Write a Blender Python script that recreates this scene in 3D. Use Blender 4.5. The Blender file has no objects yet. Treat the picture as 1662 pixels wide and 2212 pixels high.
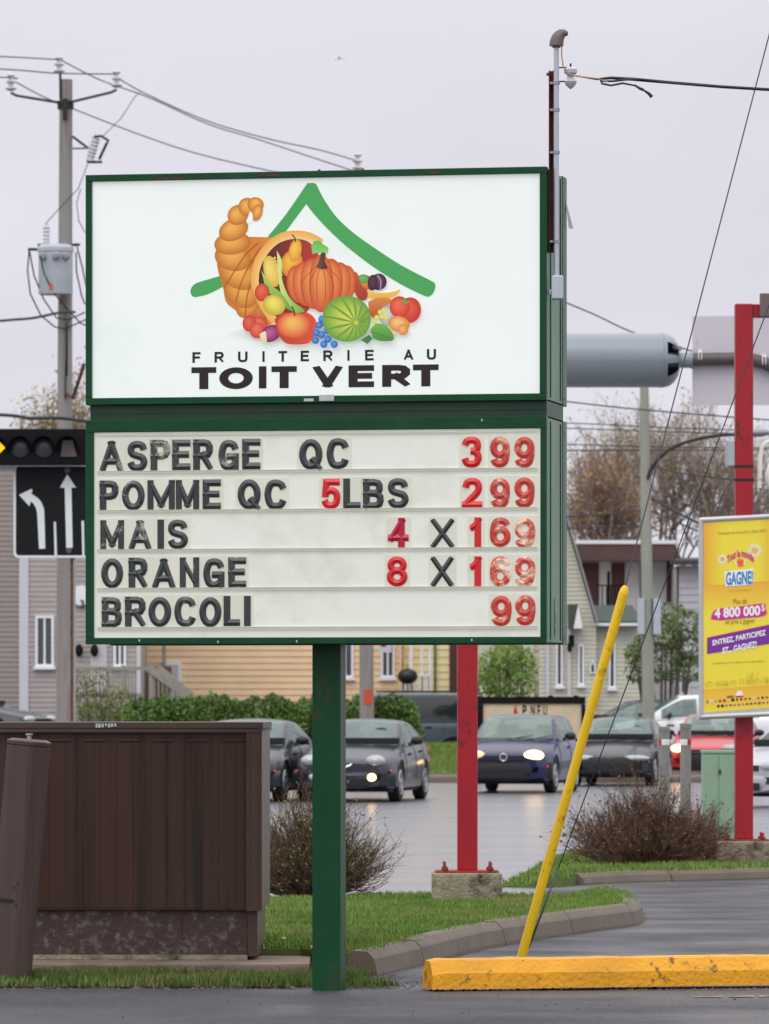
import bpy, bmesh, math, random
from math import sin, cos, pi, radians as R, sqrt, atan2
from mathutils import Vector, noise as mnoise
rnd = random.Random(7)
SC = bpy.context.scene
COL = SC.collection

# ------------------------------------------------------------------ camera
EYE, FOC, CX, HY = 1.55, 12000.0, 831.0, 1525.0      # eye height; focal length, centre column and horizon row for a 1662x2212 frame
cam = bpy.data.cameras.new('camera'); camo = bpy.data.objects.new('camera', cam); COL.objects.link(camo)
camo.location = (0, 0, EYE); camo.rotation_euler = (pi / 2, 0, 0)
cam.sensor_fit = 'VERTICAL'; cam.sensor_height = 24; cam.lens = 24 * FOC / 2212
cam.shift_y = (HY - 1106) / 2212
cam.clip_start = 0.5; cam.clip_end = 30000
cam.dof.use_dof = True; cam.dof.focus_distance = 31; cam.dof.aperture_fstop = 7.0
SC.camera = camo

# ------------------------------------------------------------------ sky and sun (bright overcast)
W = bpy.data.worlds.new('World'); SC.world = W; W.use_nodes = True
n, l = W.node_tree.nodes, W.node_tree.links
n.clear()
out = n.new('ShaderNodeOutputWorld'); bg = n.new('ShaderNodeBackground'); bg.inputs['Strength'].default_value = 0.1
sky = n.new('ShaderNodeTexSky'); sky.sky_type = 'NISHITA'; sky.sun_disc = False
sky.sun_elevation = R(52); sky.sun_rotation = R(205)
hs = n.new('ShaderNodeHueSaturation'); hs.inputs['Saturation'].default_value = 0.25
l.new(sky.outputs[0], hs.inputs['Color'])
tc = n.new('ShaderNodeTexCoord'); sep = n.new('ShaderNodeSeparateXYZ'); l.new(tc.outputs['Generated'], sep.inputs[0])
ramp = n.new('ShaderNodeValToRGB')                    # overcast dome: brighter towards the zenith
e = ramp.color_ramp.elements
e[0].position = 0.0; e[0].color = (.392, .386, .419, 1)
e[1].position = 1.0; e[1].color = (.92, .92, .94, 1)
k = e.new(.03); k.color = (.386, .379, .415, 1)
k = e.new(.07); k.color = (.366, .36, .4, 1)
k = e.new(.16); k.color = (.386, .38, .416, 1)
k = e.new(.35); k.color = (.58, .57, .61, 1)
l.new(sep.outputs['Z'], ramp.inputs[0])
nz = n.new('ShaderNodeTexNoise'); nz.inputs['Scale'].default_value = 7; nz.inputs['Detail'].default_value = 5
mp = n.new('ShaderNodeMapping'); mp.inputs['Scale'].default_value = (1, 1, 3); l.new(tc.outputs['Generated'], mp.inputs[0]); l.new(mp.outputs[0], nz.inputs['Vector'])
mr = n.new('ShaderNodeMapRange'); mr.inputs[1].default_value = .3; mr.inputs[2].default_value = .7; mr.inputs[3].default_value = 19.4; mr.inputs[4].default_value = 21.6
l.new(nz.outputs['Fac'], mr.inputs[0])
vm = n.new('ShaderNodeVectorMath'); vm.operation = 'SCALE'; l.new(ramp.outputs[0], vm.inputs[0]); l.new(mr.outputs[0], vm.inputs['Scale'])
mx = n.new('ShaderNodeMix'); mx.data_type = 'RGBA'; mx.inputs[0].default_value = .06
l.new(vm.outputs[0], mx.inputs[6]); l.new(hs.outputs[0], mx.inputs[7]); l.new(mx.outputs[2], bg.inputs['Color']); l.new(bg.outputs[0], out.inputs[0])
sun = bpy.data.lights.new('sun', 'SUN'); sun.energy = 0.6; sun.angle = R(35); sun.color = (1, .97, .93)
suno = bpy.data.objects.new('sun', sun); COL.objects.link(suno)
suno.rotation_euler = Vector((sin(R(25)) * cos(R(52)), cos(R(25)) * cos(R(52)), -sin(R(52)))).to_track_quat('-Z', 'Y').to_euler()
vs = SC.view_settings; vs.view_transform = 'Standard'; vs.look = 'None'; vs.gamma = 1; vs.exposure = 0.0; vs.use_curve_mapping = False

# ------------------------------------------------------------------ placing helpers
def sc_at(Y): return FOC / Y
def px(x, Y): return (x - CX) * Y / FOC
def pz(y, Y): return EYE - (y - HY) * Y / FOC
def P(x, y, Y): return Vector((px(x, Y), Y, pz(y, Y)))
def G(x, y, z=0.0):
    Y = FOC * (EYE - z) / (y - HY); return Vector((px(x, Y), Y, z))

class Frame:
    """a vertical plane's own axes: origin on the ground, turned about z; loc() gives local x,z of what is seen at a point"""
    def __init__(s, L, rot): s.L = Vector(L); s.r = rot
    def tol(s, v):
        d = Vector(v) - s.L; c, q = cos(-s.r), sin(-s.r)
        return Vector((d.x * c - d.y * q, d.x * q + d.y * c, d.z))
    def tow(s, v):
        c, q = cos(s.r), sin(s.r)
        return Vector((v[0] * c - v[1] * q, v[0] * q + v[1] * c, v[2])) + s.L
    def at(s, x, y, yl):
        o = s.tol((0, 0, EYE)); d = s.tol(Vector((0, 0, EYE)) + Vector(((x - CX) / FOC, 1, -(y - HY) / FOC))) - o
        t = (yl - o.y) / d.y; p = o + d * t
        return p.x, p.z

# ------------------------------------------------------------------ materials
def lin(c):
    return tuple((v / 255 / 12.92) if v / 255 <= .04045 else ((v / 255 + .055) / 1.055) ** 2.4 for v in c[:3])
MATS = {}
def mat(name, col, rough=.6, metal=0., var=.12, scale=6., bump=0., bscale=None, coat=0., crough=.06, col2=None, c2lo=.5, c2hi=.6, c2scale=4., emit=0., spec=.5, stretch=None, rvar=0., detail=6, island=0., bdist=.02, rscale=1.5):
    """principled surface: base colour (0-255 sRGB albedo) varied by noise, a second colour in patches (wear, dirt, rust), bump"""
    m = bpy.data.materials.new(name); m.use_nodes = True
    nt = m.node_tree; nn, ll = nt.nodes, nt.links
    b = nn['Principled BSDF']
    b.inputs['Roughness'].default_value = rough; b.inputs['Metallic'].default_value = metal
    b.inputs['Specular IOR Level'].default_value = spec
    if coat: b.inputs['Coat Weight'].default_value = coat; b.inputs['Coat Roughness'].default_value = crough
    tcn = nn.new('ShaderNodeTexCoord'); vec = tcn.outputs['Object']
    if stretch:
        mpn = nn.new('ShaderNodeMapping'); mpn.inputs['Scale'].default_value = stretch; ll.new(vec, mpn.inputs[0]); vec = mpn.outputs[0]
    c = lin(col)
    nzn = nn.new('ShaderNodeTexNoise'); nzn.inputs['Scale'].default_value = scale; nzn.inputs['Detail'].default_value = detail; ll.new(vec, nzn.inputs['Vector'])
    mrn = nn.new('ShaderNodeMapRange'); mrn.inputs[1].default_value = .25; mrn.inputs[2].default_value = .75
    mrn.inputs[3].default_value = 1 - var; mrn.inputs[4].default_value = 1 + var; ll.new(nzn.outputs['Fac'], mrn.inputs[0])
    fac = mrn.outputs[0]
    if island:
        ge = nn.new('ShaderNodeNewGeometry'); m2 = nn.new('ShaderNodeMapRange'); m2.inputs[3].default_value = 1 - island; m2.inputs[4].default_value = 1 + island
        ll.new(ge.outputs['Random Per Island'], m2.inputs[0]); mu = nn.new('ShaderNodeMath'); mu.operation = 'MULTIPLY'; ll.new(fac, mu.inputs[0]); ll.new(m2.outputs[0], mu.inputs[1]); fac = mu.outputs[0]
    sc = nn.new('ShaderNodeVectorMath'); sc.operation = 'SCALE'; sc.inputs[0].default_value = c; ll.new(fac, sc.inputs['Scale'])
    colout = sc.outputs[0]
    if col2:
        n2 = nn.new('ShaderNodeTexNoise'); n2.inputs['Scale'].default_value = c2scale; n2.inputs['Detail'].default_value = 8; n2.inputs['Roughness'].default_value = .65; ll.new(vec, n2.inputs['Vector'])
        r2 = nn.new('ShaderNodeMapRange'); r2.inputs[1].default_value = c2lo; r2.inputs[2].default_value = c2hi; ll.new(n2.outputs['Fac'], r2.inputs[0])
        mm = nn.new('ShaderNodeMix'); mm.data_type = 'RGBA'; ll.new(r2.outputs[0], mm.inputs[0]); ll.new(colout, mm.inputs[6]); mm.inputs[7].default_value = (*lin(col2), 1)
        colout = mm.outputs[2]
    ll.new(colout, b.inputs['Base Color'])
    if emit:
        ll.new(colout, b.inputs['Emission Color']); b.inputs['Emission Strength'].default_value = emit
    if rvar:
        n3 = nn.new('ShaderNodeTexNoise'); n3.inputs['Scale'].default_value = rscale; n3.inputs['Detail'].default_value = 4; ll.new(vec, n3.inputs['Vector'])
        r3 = nn.new('ShaderNodeMapRange'); r3.inputs[1].default_value = .35; r3.inputs[2].default_value = .65; r3.inputs[3].default_value = max(.02, rough - rvar); r3.inputs[4].default_value = min(1, rough + rvar); ll.new(n3.outputs['Fac'], r3.inputs[0]); ll.new(r3.outputs[0], b.inputs['Roughness'])
    if bump:
        n4 = nn.new('ShaderNodeTexNoise'); n4.inputs['Scale'].default_value = bscale or scale * 4; n4.inputs['Detail'].default_value = 6; ll.new(vec, n4.inputs['Vector'])
        bu = nn.new('ShaderNodeBump'); bu.inputs['Strength'].default_value = bump; bu.inputs['Distance'].default_value = bdist; ll.new(n4.outputs['Fac'], bu.inputs['Height']); ll.new(bu.outputs[0], b.inputs['Normal'])
    MATS[name] = m
    return m

def print_mat(name, emit, diff):
    """printed sheet: the ink colours are a colour attribute; the sheet is lit from inside the cabinet"""
    m = bpy.data.materials.new(name); m.use_nodes = True
    nn, ll = m.node_tree.nodes, m.node_tree.links; b = nn['Principled BSDF']
    a = nn.new('ShaderNodeVertexColor'); a.layer_name = 'ink'
    s = nn.new('ShaderNodeVectorMath'); s.operation = 'SCALE'; s.inputs['Scale'].default_value = diff
    ll.new(a.outputs[0], s.inputs[0]); ll.new(s.outputs[0], b.inputs['Base Color']); b.inputs['Roughness'].default_value = .4
    if emit: ll.new(a.outputs[0], b.inputs['Emission Color']); b.inputs['Emission Strength'].default_value = emit
    return m

# ------------------------------------------------------------------ mesh builder
class MB:
    def __init__(s): s.v = []; s.f = []; s.m = []; s.s = []; s.c = []
    def add(s, vs, fs, mi=0, smooth=False):
        o = len(s.v); s.v += [tuple(p) for p in vs]
        for f in fs: s.f.append(tuple(i + o for i in f)); s.m.append(mi); s.s.append(smooth)
        return o
    def poly(s, pts, mi=0): s.add(pts, [tuple(range(len(pts)))], mi)
    def box(s, x0, x1, y0, y1, z0, z1, mi=0):
        v = [(x, y, z) for x in (x0, x1) for y in (y0, y1) for z in (z0, z1)]
        s.add(v, [(0, 1, 3, 2), (4, 6, 7, 5), (0, 4, 5, 1), (2, 3, 7, 6), (0, 2, 6, 4), (1, 5, 7, 3)], mi)
    def obox(s, c, ax, ay, az, mi=0):
        c, ax, ay, az = Vector(c), Vector(ax), Vector(ay), Vector(az)
        v = [c + ax * i + ay * j + az * k for i in (-1, 1) for j in (-1, 1) for k in (-1, 1)]
        s.add(v, [(0, 1, 3, 2), (4, 6, 7, 5), (0, 4, 5, 1), (2, 3, 7, 6), (0, 2, 6, 4), (1, 5, 7, 3)], mi)
    def bar(s, a, b, w, h=None, mi=0):
        a, b = Vector(a), Vector(b); d = (b - a); L = d.length; d.normalize()
        up = Vector((0, 0, 1)) if abs(d.z) < .95 else Vector((0, 1, 0))
        u = d.cross(up).normalized(); w2 = u.cross(d).normalized()
        s.obox((a + b) / 2, d * L / 2, u * w / 2, w2 * (h or w) / 2, mi)
    def loft(s, rings, closed=True, cap=True, mi=0, smooth=True):
        n = len(rings[0]); o = len(s.v)
        for r in rings: s.v += [tuple(p) for p in r]
        for i in range(len(rings) - 1):
            for j in range(n if closed else n - 1):
                k = (j + 1) % n
                s.f.append((o + i * n + j, o + i * n + k, o + (i + 1) * n + k, o + (i + 1) * n + j)); s.m.append(mi); s.s.append(smooth)
        if cap and closed:
            s.f.append(tuple(o + j for j in range(n))[::-1]); s.m.append(mi); s.s.append(False)
            s.f.append(tuple(o + (len(rings) - 1) * n + j for j in range(n))); s.m.append(mi); s.s.append(False)
    def tube(s, pts, r, n=8, mi=0, cap=True, smooth=True):
        pts = [Vector(p) for p in pts]; rs = r if isinstance(r, (list, tuple)) else [r] * len(pts)
        rings = []; u = None
        for i, p in enumerate(pts):
            d = (pts[min(i + 1, len(pts) - 1)] - pts[max(i - 1, 0)])
            if d.length < 1e-9: d = Vector((0, 0, 1))
            d.normalize()
            if u is None:
                u = d.cross(Vector((0, 0, 1)) if abs(d.z) < .9 else Vector((1, 0, 0))).normalized()
            else:
                u = (u - d * u.dot(d)); u = u.normalized() if u.length > 1e-6 else d.orthogonal().normalized()
            w = d.cross(u)
            rings.append([p + (u * cos(2 * pi * k / n) + w * sin(2 * pi * k / n)) * rs[i] for k in range(n)])
        s.loft(rings, True, cap, mi, smooth)
    def lathe(s, prof, c=(0, 0, 0), axis='z', n=20, mi=0, smooth=True, cap=True):
        c = Vector(c); rings = []
        for r, h in prof:
            ring = []
            for k in range(n):
                a = 2 * pi * k / n; x, y = r * cos(a), r * sin(a)
                ring.append(c + (Vector((x, y, h)) if axis == 'z' else Vector((h, x, y)) if axis == 'x' else Vector((y, h, x))))
            rings.append(ring)
        s.loft(rings, True, cap, mi, smooth)
    def ball(s, c, rx, ry=None, rz=None, n=14, m=9, mi=0):
        ry = ry or rx; rz = rz or rx; c = Vector(c); rings = []
        for i in range(m + 1):
            t = pi * i / m; q = max(sin(t), .02)
            rings.append([c + Vector((rx * q * cos(2 * pi * k / n), ry * q * sin(2 * pi * k / n), -rz * cos(t))) for k in range(n)])
        s.loft(rings, True, True, mi, True)
    def prism(s, pts, d, mi=0):
        """closed outline pts (3D) swept by vector d"""
        n = len(pts); d = Vector(d); a = [Vector(p) for p in pts]; b = [p + d for p in a]
        s.add(a + b, [tuple(range(n)), tuple(range(2 * n - 1, n - 1, -1))] + [(i, i + n, (i + 1) % n + n, (i + 1) % n) for i in range(n)], mi)
    def build(s, name, mats, parent=None, loc=None, world=True, bevel=0., seg=2, rot=None, fix=True, weld=False):
        """one mesh object.  world=True: vertices are world points, moved into the parent's (unturned) space"""
        me = bpy.data.meshes.new(name); ob = bpy.data.objects.new(name, me); COL.objects.link(ob)
        off = Vector((0, 0, 0))
        if parent is not None:
            ob.parent = parent
            if world: off = ORG.get(parent.name, Vector((0, 0, 0)))
            ORG[ob.name] = off
        elif loc is not None:
            off = Vector(loc) if world else Vector((0, 0, 0)); ob.location = loc; ORG[ob.name] = Vector(loc)
        if rot is not None: ob.rotation_euler = (0, 0, rot)
        me.from_pydata([(p[0] - off.x, p[1] - off.y, p[2] - off.z) for p in s.v], [], s.f)
        me.polygons.foreach_set('material_index', s.m); me.polygons.foreach_set('use_smooth', s.s)
        for q in (mats if isinstance(mats, (list, tuple)) else [mats]): me.materials.append(MATS[q] if isinstance(q, str) else q)
        if s.c:
            at = me.color_attributes.new('ink', 'FLOAT_COLOR', 'POINT')
            at.data.foreach_set('color', [x for c in s.c for x in (*c, 1.)])
        if bevel or fix:
            bm = bmesh.new(); bm.from_mesh(me)
            if weld: bmesh.ops.remove_doubles(bm, verts=bm.verts, dist=.0008)
            if fix: bmesh.ops.recalc_face_normals(bm, faces=bm.faces)
            if bevel:
                ed = [ee for ee in bm.edges if len(ee.link_faces) == 2 and ee.calc_face_angle(0) > .5]
                bmesh.ops.bevel(bm, geom=ed, offset=bevel, segments=seg, affect='EDGES', profile=.6, clamp_overlap=True)
            for ee in bm.edges:
                if len(ee.link_faces) == 2 and ee.calc_face_angle(0) > .62: ee.smooth = False
            bm.to_mesh(me); bm.free()
        me.update()
        return ob
    def build_each(s, name, mats, parent, **kw):
        """every loose piece becomes a part of its own"""
        root = list(range(len(s.v)))
        def find(i):
            while root[i] != i: root[i] = root[root[i]]; i = root[i]
            return i
        for f in s.f:
            for i in f[1:]: root[find(i)] = find(f[0])
        groups = {}
        for k, f in enumerate(s.f): groups.setdefault(find(f[0]), []).append(k)
        for ks in groups.values():
            ids = sorted({i for k in ks for i in s.f[k]}); mp_ = {i: n_ for n_, i in enumerate(ids)}; q = MB(); q.v = [s.v[i] for i in ids]
            q.f = [tuple(mp_[i] for i in s.f[k]) for k in ks]; q.m = [s.m[k] for k in ks]; q.s = [s.s[k] for k in ks]; q.build(name, mats, parent, **kw)
ORG = {}
def tag(o, label=None, cat=None, group=None, kind=None):
    if label: o['label'] = label
    if cat: o['category'] = cat
    if group: o['group'] = group
    if kind: o['kind'] = kind
    return o
def thing(name, label, cat, loc, rot=0, group=None):
    o = bpy.data.objects.new(name, None); COL.objects.link(o); o.location = loc; o.rotation_euler = (0, 0, rot); o.empty_display_size = .2
    ORG[o.name] = Vector(loc)
    return tag(o, label, cat, group)
def copy_tree(o, parent=None):
    c = o.copy(); COL.objects.link(c); c.parent = parent
    for ch in list(o.children): copy_tree(ch, c)
    return c

# ------------------------------------------------------------------ lettering
TXT = {}
def glyphs(s, bold=0., ext=0., bev=0., space=1.0):
    """outline letters of the built-in font as (verts, faces), x and y in font units"""
    key = (s, bold, ext, bev, space)
    if key in TXT: return TXT[key]
    cu = bpy.data.curves.new('lettering', 'FONT'); cu.body = s; cu.offset = bold; cu.extrude = ext; cu.bevel_depth = bev; cu.bevel_resolution = 0
    cu.resolution_u = 4; cu.space_character = space
    ob = bpy.data.objects.new('lettering', cu); COL.objects.link(ob)
    dg = bpy.context.evaluated_depsgraph_get(); me = ob.evaluated_get(dg).to_mesh()
    vs = [tuple(v.co) for v in me.vertices]; fs = [tuple(p.vertices) for p in me.polygons]
    ob.evaluated_get(dg).to_mesh_clear(); bpy.data.objects.remove(ob); bpy.data.curves.remove(cu)
    TXT[key] = (vs, fs); return vs, fs
def put_text(mb, s, fn, x0, x1, y0, y1, bold=0., mi=0, ext=0., bev=0., space=1.0, depth=1.0):
    """fit the word into the box and map (u, v, w) to space with fn"""
    vs, fs = glyphs(s, bold, ext, bev, space)
    ax0, ax1 = min(v[0] for v in vs), max(v[0] for v in vs); ay0, ay1 = min(v[1] for v in vs), max(v[1] for v in vs)
    o = [fn(x0 + (v[0] - ax0) / max(ax1 - ax0, 1e-6) * (x1 - x0), y0 + (v[1] - ay0) / max(ay1 - ay0, 1e-6) * (y1 - y0), v[2] * depth) for v in vs]
    mb.add(o, fs, mi)

# ------------------------------------------------------------------ materials of the place
mat('soil', (92, 86, 80), .9, var=.3, scale=9, bump=.8, bscale=60, col2=(60, 58, 58), c2scale=3)
mat('lot_asphalt', (70, 69, 73), .58, spec=.36, var=.5, scale=46, bump=1.0, bscale=110, bdist=.012, col2=(56, 56, 59), c2scale=1.3, c2lo=.45, c2hi=.65, rvar=.22, rscale=.8, stretch=(.6, .8, 1), detail=9)
mat('drive_asphalt', (68, 67, 71), .58, spec=.4, var=.45, scale=40, bump=.8, bscale=90, bdist=.012, col2=(54, 54, 57), c2scale=1.1, c2lo=.45, c2hi=.65, rvar=.2, rscale=.9, detail=9)
mat('wet_road', (86, 86, 94), .40, coat=.75, crough=.2, var=.16, scale=3, bump=.5, bscale=9, bdist=.02, rvar=.08, rscale=.8, stretch=(.3, 1, 1), spec=1.0, col2=(64, 64, 70), c2scale=.55, c2lo=.52, c2hi=.66)  # second colour paints darker streaks, imitating ripples in the reflected sky
mat('kerb_concrete', (108, 97, 86), .75, var=.18, scale=5, bump=.5, bscale=70, bdist=.006, col2=(98, 86, 72), c2scale=2.5, c2lo=.5, c2hi=.7)
mat('slab_concrete', (138, 124, 108), .85, var=.2, scale=6, bump=.5, bscale=60, col2=(100, 84, 68), c2scale=3, c2lo=.45, c2hi=.7)
mat('block_concrete', (150, 140, 118), .85, var=.22, scale=7, bump=.8, bscale=45, col2=(70, 62, 50), c2scale=5, c2lo=.52, c2hi=.66)
mat('lawn', (88, 108, 50), .9, var=.3, scale=3, bump=.6, bscale=50, col2=(98, 104, 48), c2scale=2, c2lo=.5, c2hi=.7)
mat('blade', (104, 136, 56), .55, var=.28, scale=1.4, island=.35, col2=(146, 138, 84), c2scale=1.6, c2lo=.47, c2hi=.72, spec=.3)
mat('verge_blade', (86, 108, 48), .7, var=.3, scale=1.4, island=.35, col2=(128, 116, 70), c2scale=2.1, c2lo=.5, c2hi=.64, spec=.3)
mat('gravel', (88, 84, 82), .85, var=.3, scale=6, island=.45)
mat('paint_yellow', (232, 162, 14), .5, var=.14, scale=5, bump=.8, bscale=38, bdist=.012, col2=(120, 88, 34), c2scale=11, c2lo=.59, c2hi=.65)
mat('line_yellow', (200, 150, 70), .7, col2=(100, 98, 98), c2scale=12, c2lo=.42, c2hi=.52)
mat('pipe_yellow', (240, 196, 10), .35, var=.06, scale=5, col2=(150, 108, 24), c2scale=10, c2lo=.58, c2hi=.70)
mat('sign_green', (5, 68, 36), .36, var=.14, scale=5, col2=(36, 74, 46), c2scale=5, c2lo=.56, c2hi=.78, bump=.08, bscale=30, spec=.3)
mat('sign_side', (104, 138, 116), .5, var=.14, scale=4, col2=(120, 142, 126), c2scale=3, c2lo=.5, c2hi=.75, stretch=(1, 1, .4))  # green frame paint lightened: sky light on the glossy side put into the colour
mat('band_green', (10, 54, 32), .45, var=.2, scale=6, stretch=(1, 1, .3))
mat('post_green', (5, 68, 36), .42, spec=.28, var=.2, scale=3, col2=(70, 56, 36), c2scale=7, c2lo=.58, c2hi=.68, stretch=(1, 1, .45), bump=.15, bscale=16)
mat('panel_lit', (203, 210, 206), .35, var=.02, scale=2, emit=.63, col2=(188, 196, 190), c2scale=1.2, c2lo=.56, c2hi=.85)
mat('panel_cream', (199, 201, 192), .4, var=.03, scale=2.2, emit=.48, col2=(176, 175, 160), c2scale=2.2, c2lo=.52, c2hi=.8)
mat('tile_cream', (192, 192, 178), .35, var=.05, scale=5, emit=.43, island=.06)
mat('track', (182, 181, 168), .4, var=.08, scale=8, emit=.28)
mat('letter_black', (52, 58, 58), .4, var=.25, scale=14, col2=(122, 126, 118), c2scale=9, c2lo=.63, c2hi=.74, spec=.6)
mat('letter_worn', (58, 62, 60), .32, var=.25, scale=14, col2=(168, 168, 152), c2scale=9, c2lo=.56, c2hi=.66, spec=.6)
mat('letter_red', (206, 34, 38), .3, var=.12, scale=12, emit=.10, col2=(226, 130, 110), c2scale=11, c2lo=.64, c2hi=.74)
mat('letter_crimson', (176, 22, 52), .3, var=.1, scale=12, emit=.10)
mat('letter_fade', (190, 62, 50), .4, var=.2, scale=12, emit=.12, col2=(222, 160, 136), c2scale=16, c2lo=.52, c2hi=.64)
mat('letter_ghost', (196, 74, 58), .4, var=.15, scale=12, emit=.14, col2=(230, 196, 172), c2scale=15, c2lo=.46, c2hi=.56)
mat('ink_brown', (34, 20, 16), .4, var=.05)
mat('rust', (104, 58, 48), .8, var=.25, scale=14, bump=.4, col2=(74, 46, 44), c2scale=6, c2lo=.45, c2hi=.6)
mat('conduit', (190, 194, 206), .4, metal=.35, var=.06, scale=6, stretch=(1, 1, .3))
mat('galv', (158, 162, 166), .45, metal=.6, var=.1, scale=10)
mat('weatherhead', (112, 98, 96), .5, metal=.3, var=.1)
mat('porcelain', (196, 196, 202), .25, var=.06)
mat('dark_iron', (50, 46, 50), .6, metal=.4, var=.15)
mat('black_cable', (30, 28, 34), .5, var=.1)
mat('tan_cable', (186, 150, 120), .6)
mat('steel_wire', (84, 88, 98), .5, metal=.3)
mat('wire_dark', (66, 62, 66), .7)
mat('old_wood', (146, 141, 139), .9, var=.22, scale=5, stretch=(1, 1, .06), bump=.6, bscale=24, col2=(120, 108, 104), c2scale=6, c2lo=.5, c2hi=.7)
mat('wood_dark', (92, 78, 74), .9, var=.25, scale=6, stretch=(1, 1, .05), bump=.6, bscale=30, col2=(62, 52, 50), c2scale=5, c2lo=.45, c2hi=.7)
mat('xfmr_grey', (176, 184, 192), .45, var=.06, scale=5, coat=.2)
mat('red_paint', (166, 16, 36), .42, var=.1, scale=4, col2=(92, 26, 26), c2scale=8, c2lo=.58, c2hi=.68, stretch=(1, 1, .5), bump=.1)
mat('red_rust', (150, 40, 34), .75, var=.2, scale=10, col2=(98, 50, 36), c2scale=9)
mat('cab_brown', (66, 43, 34), .45, spec=.35, var=.12, scale=4, stretch=(3.2, 1, .10), col2=(32, 24, 17), c2scale=2.2, c2lo=.50, c2hi=.66, bump=.05)
mat('cab_trim', (76, 53, 44), .4, var=.15, scale=5, stretch=(1, 1, .2))
mat('cab_cap', (74, 58, 51), .5, var=.2, scale=8)
mat('cab_dark', (36, 28, 26), .6, var=.2)
mat('plinth_paint', (70, 52, 48), .7, var=.15, scale=8, col2=(108, 101, 97), c2scale=20, c2lo=.52, c2hi=.66, bump=.4, bscale=30)
mat('post_brown', (76, 59, 54), .6, var=.18, scale=6, stretch=(2, 2, .08), bump=.3, bscale=20, col2=(62, 48, 46), c2scale=5, c2lo=.5, c2hi=.7)
mat('bolt', (168, 174, 190), .4, metal=.6)
mat('housing_black', (18, 16, 19), .75, spec=.2, var=.2, scale=5)
mat('lens_dark', (56, 56, 64), .25)
mat('lens_grey', (92, 78, 82), .4)
mat('amber_lit', (255, 178, 0), .4, var=0, emit=1.5)
mat('board_black', (16, 18, 20), .6, var=.1, spec=.25)
mat('board_white', (226, 232, 232), .5, var=.04)
mat('rust_post', (112, 78, 46), .8, var=.3, scale=20, col2=(70, 48, 34), c2scale=14)
mat('tank_grey', (132, 141, 148), .34, metal=.15, var=.06, scale=3, stretch=(.4, 1, 1), coat=.3)
mat('pipe_brown', (92, 82, 82), .45, metal=.3, var=.1)
mat('panel_back', (204, 199, 206), .5, metal=.1, var=.05, scale=3, col2=(176, 158, 150), c2scale=3, c2lo=.6, c2hi=.8, stretch=(2, 1, .3))
mat('conc_pole', (150, 152, 140), .85, var=.12, scale=5, stretch=(1, 1, .2), bump=.3)
mat('lamp_grey', (150, 152, 158), .5, metal=.4)
mat('box_green', (140, 168, 146), .5, var=.08, scale=5, col2=(112, 132, 112), c2scale=4, c2lo=.55, c2hi=.8)
mat('bollard_grey', (140, 140, 137), .55, metal=.2, var=.14, scale=8, stretch=(1, 1, .3), col2=(104, 100, 94), c2scale=9, c2lo=.55, c2hi=.75)
mat('reflect_white', (240, 242, 246), .3)
mat('reflect_red', (196, 30, 30), .3)
mat('alu_frame', (196, 194, 198), .4, metal=.3, var=.06)
mat('brown_grey', (112, 98, 94), .6, var=.1)
mat('lamp_white', (232, 230, 222), .35, var=.04)
mat('siding_grey', (172, 163, 161), .6, var=.10, scale=1.5)
mat('siding_taupe', (150, 138, 134), .6, var=.05, scale=1.5)
mat('siding_peach', (238, 206, 164), .6, var=.09, scale=1.5)
mat('siding_yellow', (250, 232, 178), .6, var=.05, scale=1.5)
mat('siding_sage', (202, 200, 182), .6, var=.09, scale=1.5)
mat('siding_pale', (192, 192, 196), .6, var=.05, scale=1.5)
mat('stucco_white', (226, 224, 226), .7, var=.06, scale=3)
mat('trim_white', (238, 238, 242), .5, var=.03)
mat('trim_lav', (206, 206, 216), .5, var=.03)
mat('maroon', (86, 48, 50), .6, var=.12)
mat('roof_brown', (92, 68, 66), .7, var=.15, scale=3)
mat('roof_dark', (70, 64, 66), .85, var=.2, scale=8)
mat('roof_green', (56, 72, 62), .7, var=.12)
mat('rake_grey', (150, 150, 154), .5, var=.05)
mat('dark_pane', (58, 66, 70), .08, var=.1, spec=.8)
mat('deck_wood', (150, 146, 138), .85, var=.2, scale=8, island=.12)
mat('deck_brown', (112, 88, 60), .85, var=.2, scale=8)
mat('porch_white', (232, 232, 236), .5)
mat('down_green', (22, 92, 68), .5)
mat('bbq', (28, 28, 32), .45)
mat('orange_tag', (206, 84, 50), .6, var=.12)
mat('bark', (104, 92, 88), .9, var=.25, scale=9)
mat('twig_brown', (150, 132, 124), .85, var=.2, scale=5, island=.25)
mat('twig_dark', (106, 82, 68), .85, var=.2, scale=5, island=.25)
mat('twig_red', (110, 84, 68), .85, var=.2, scale=3, island=.3)
mat('leaf_bud', (150, 140, 70), .7, var=.3, scale=2, island=.3)
mat('leaf_rust', (156, 126, 84), .7, var=.3, scale=2, island=.3)
mat('leaf_olive', (112, 120, 62), .7, var=.3, scale=3, island=.35)
mat('leaf_hedge', (86, 116, 47), .6, var=.35, scale=1.2, island=.35)
mat('leaf_young', (126, 152, 70), .6, var=.3, scale=1.5, island=.35)
mat('leaf_dark', (96, 112, 60), .6, var=.35, scale=1.5, island=.35)
mat('needle', (38, 60, 44), .7, var=.3, scale=3, island=.3)
mat('plane_white', (240, 240, 244), .4, var=.02)
mat('banner_ground', (214, 196, 164), .6, var=.08)
mat('dandelion', (240, 200, 20), .6)
mat('patch_pale', (196, 196, 200), .5, var=.1, scale=20)
mat('tape_worn', (180, 170, 150), .6, col2=(120, 110, 96), c2scale=14, c2lo=.45, c2hi=.55)

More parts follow.
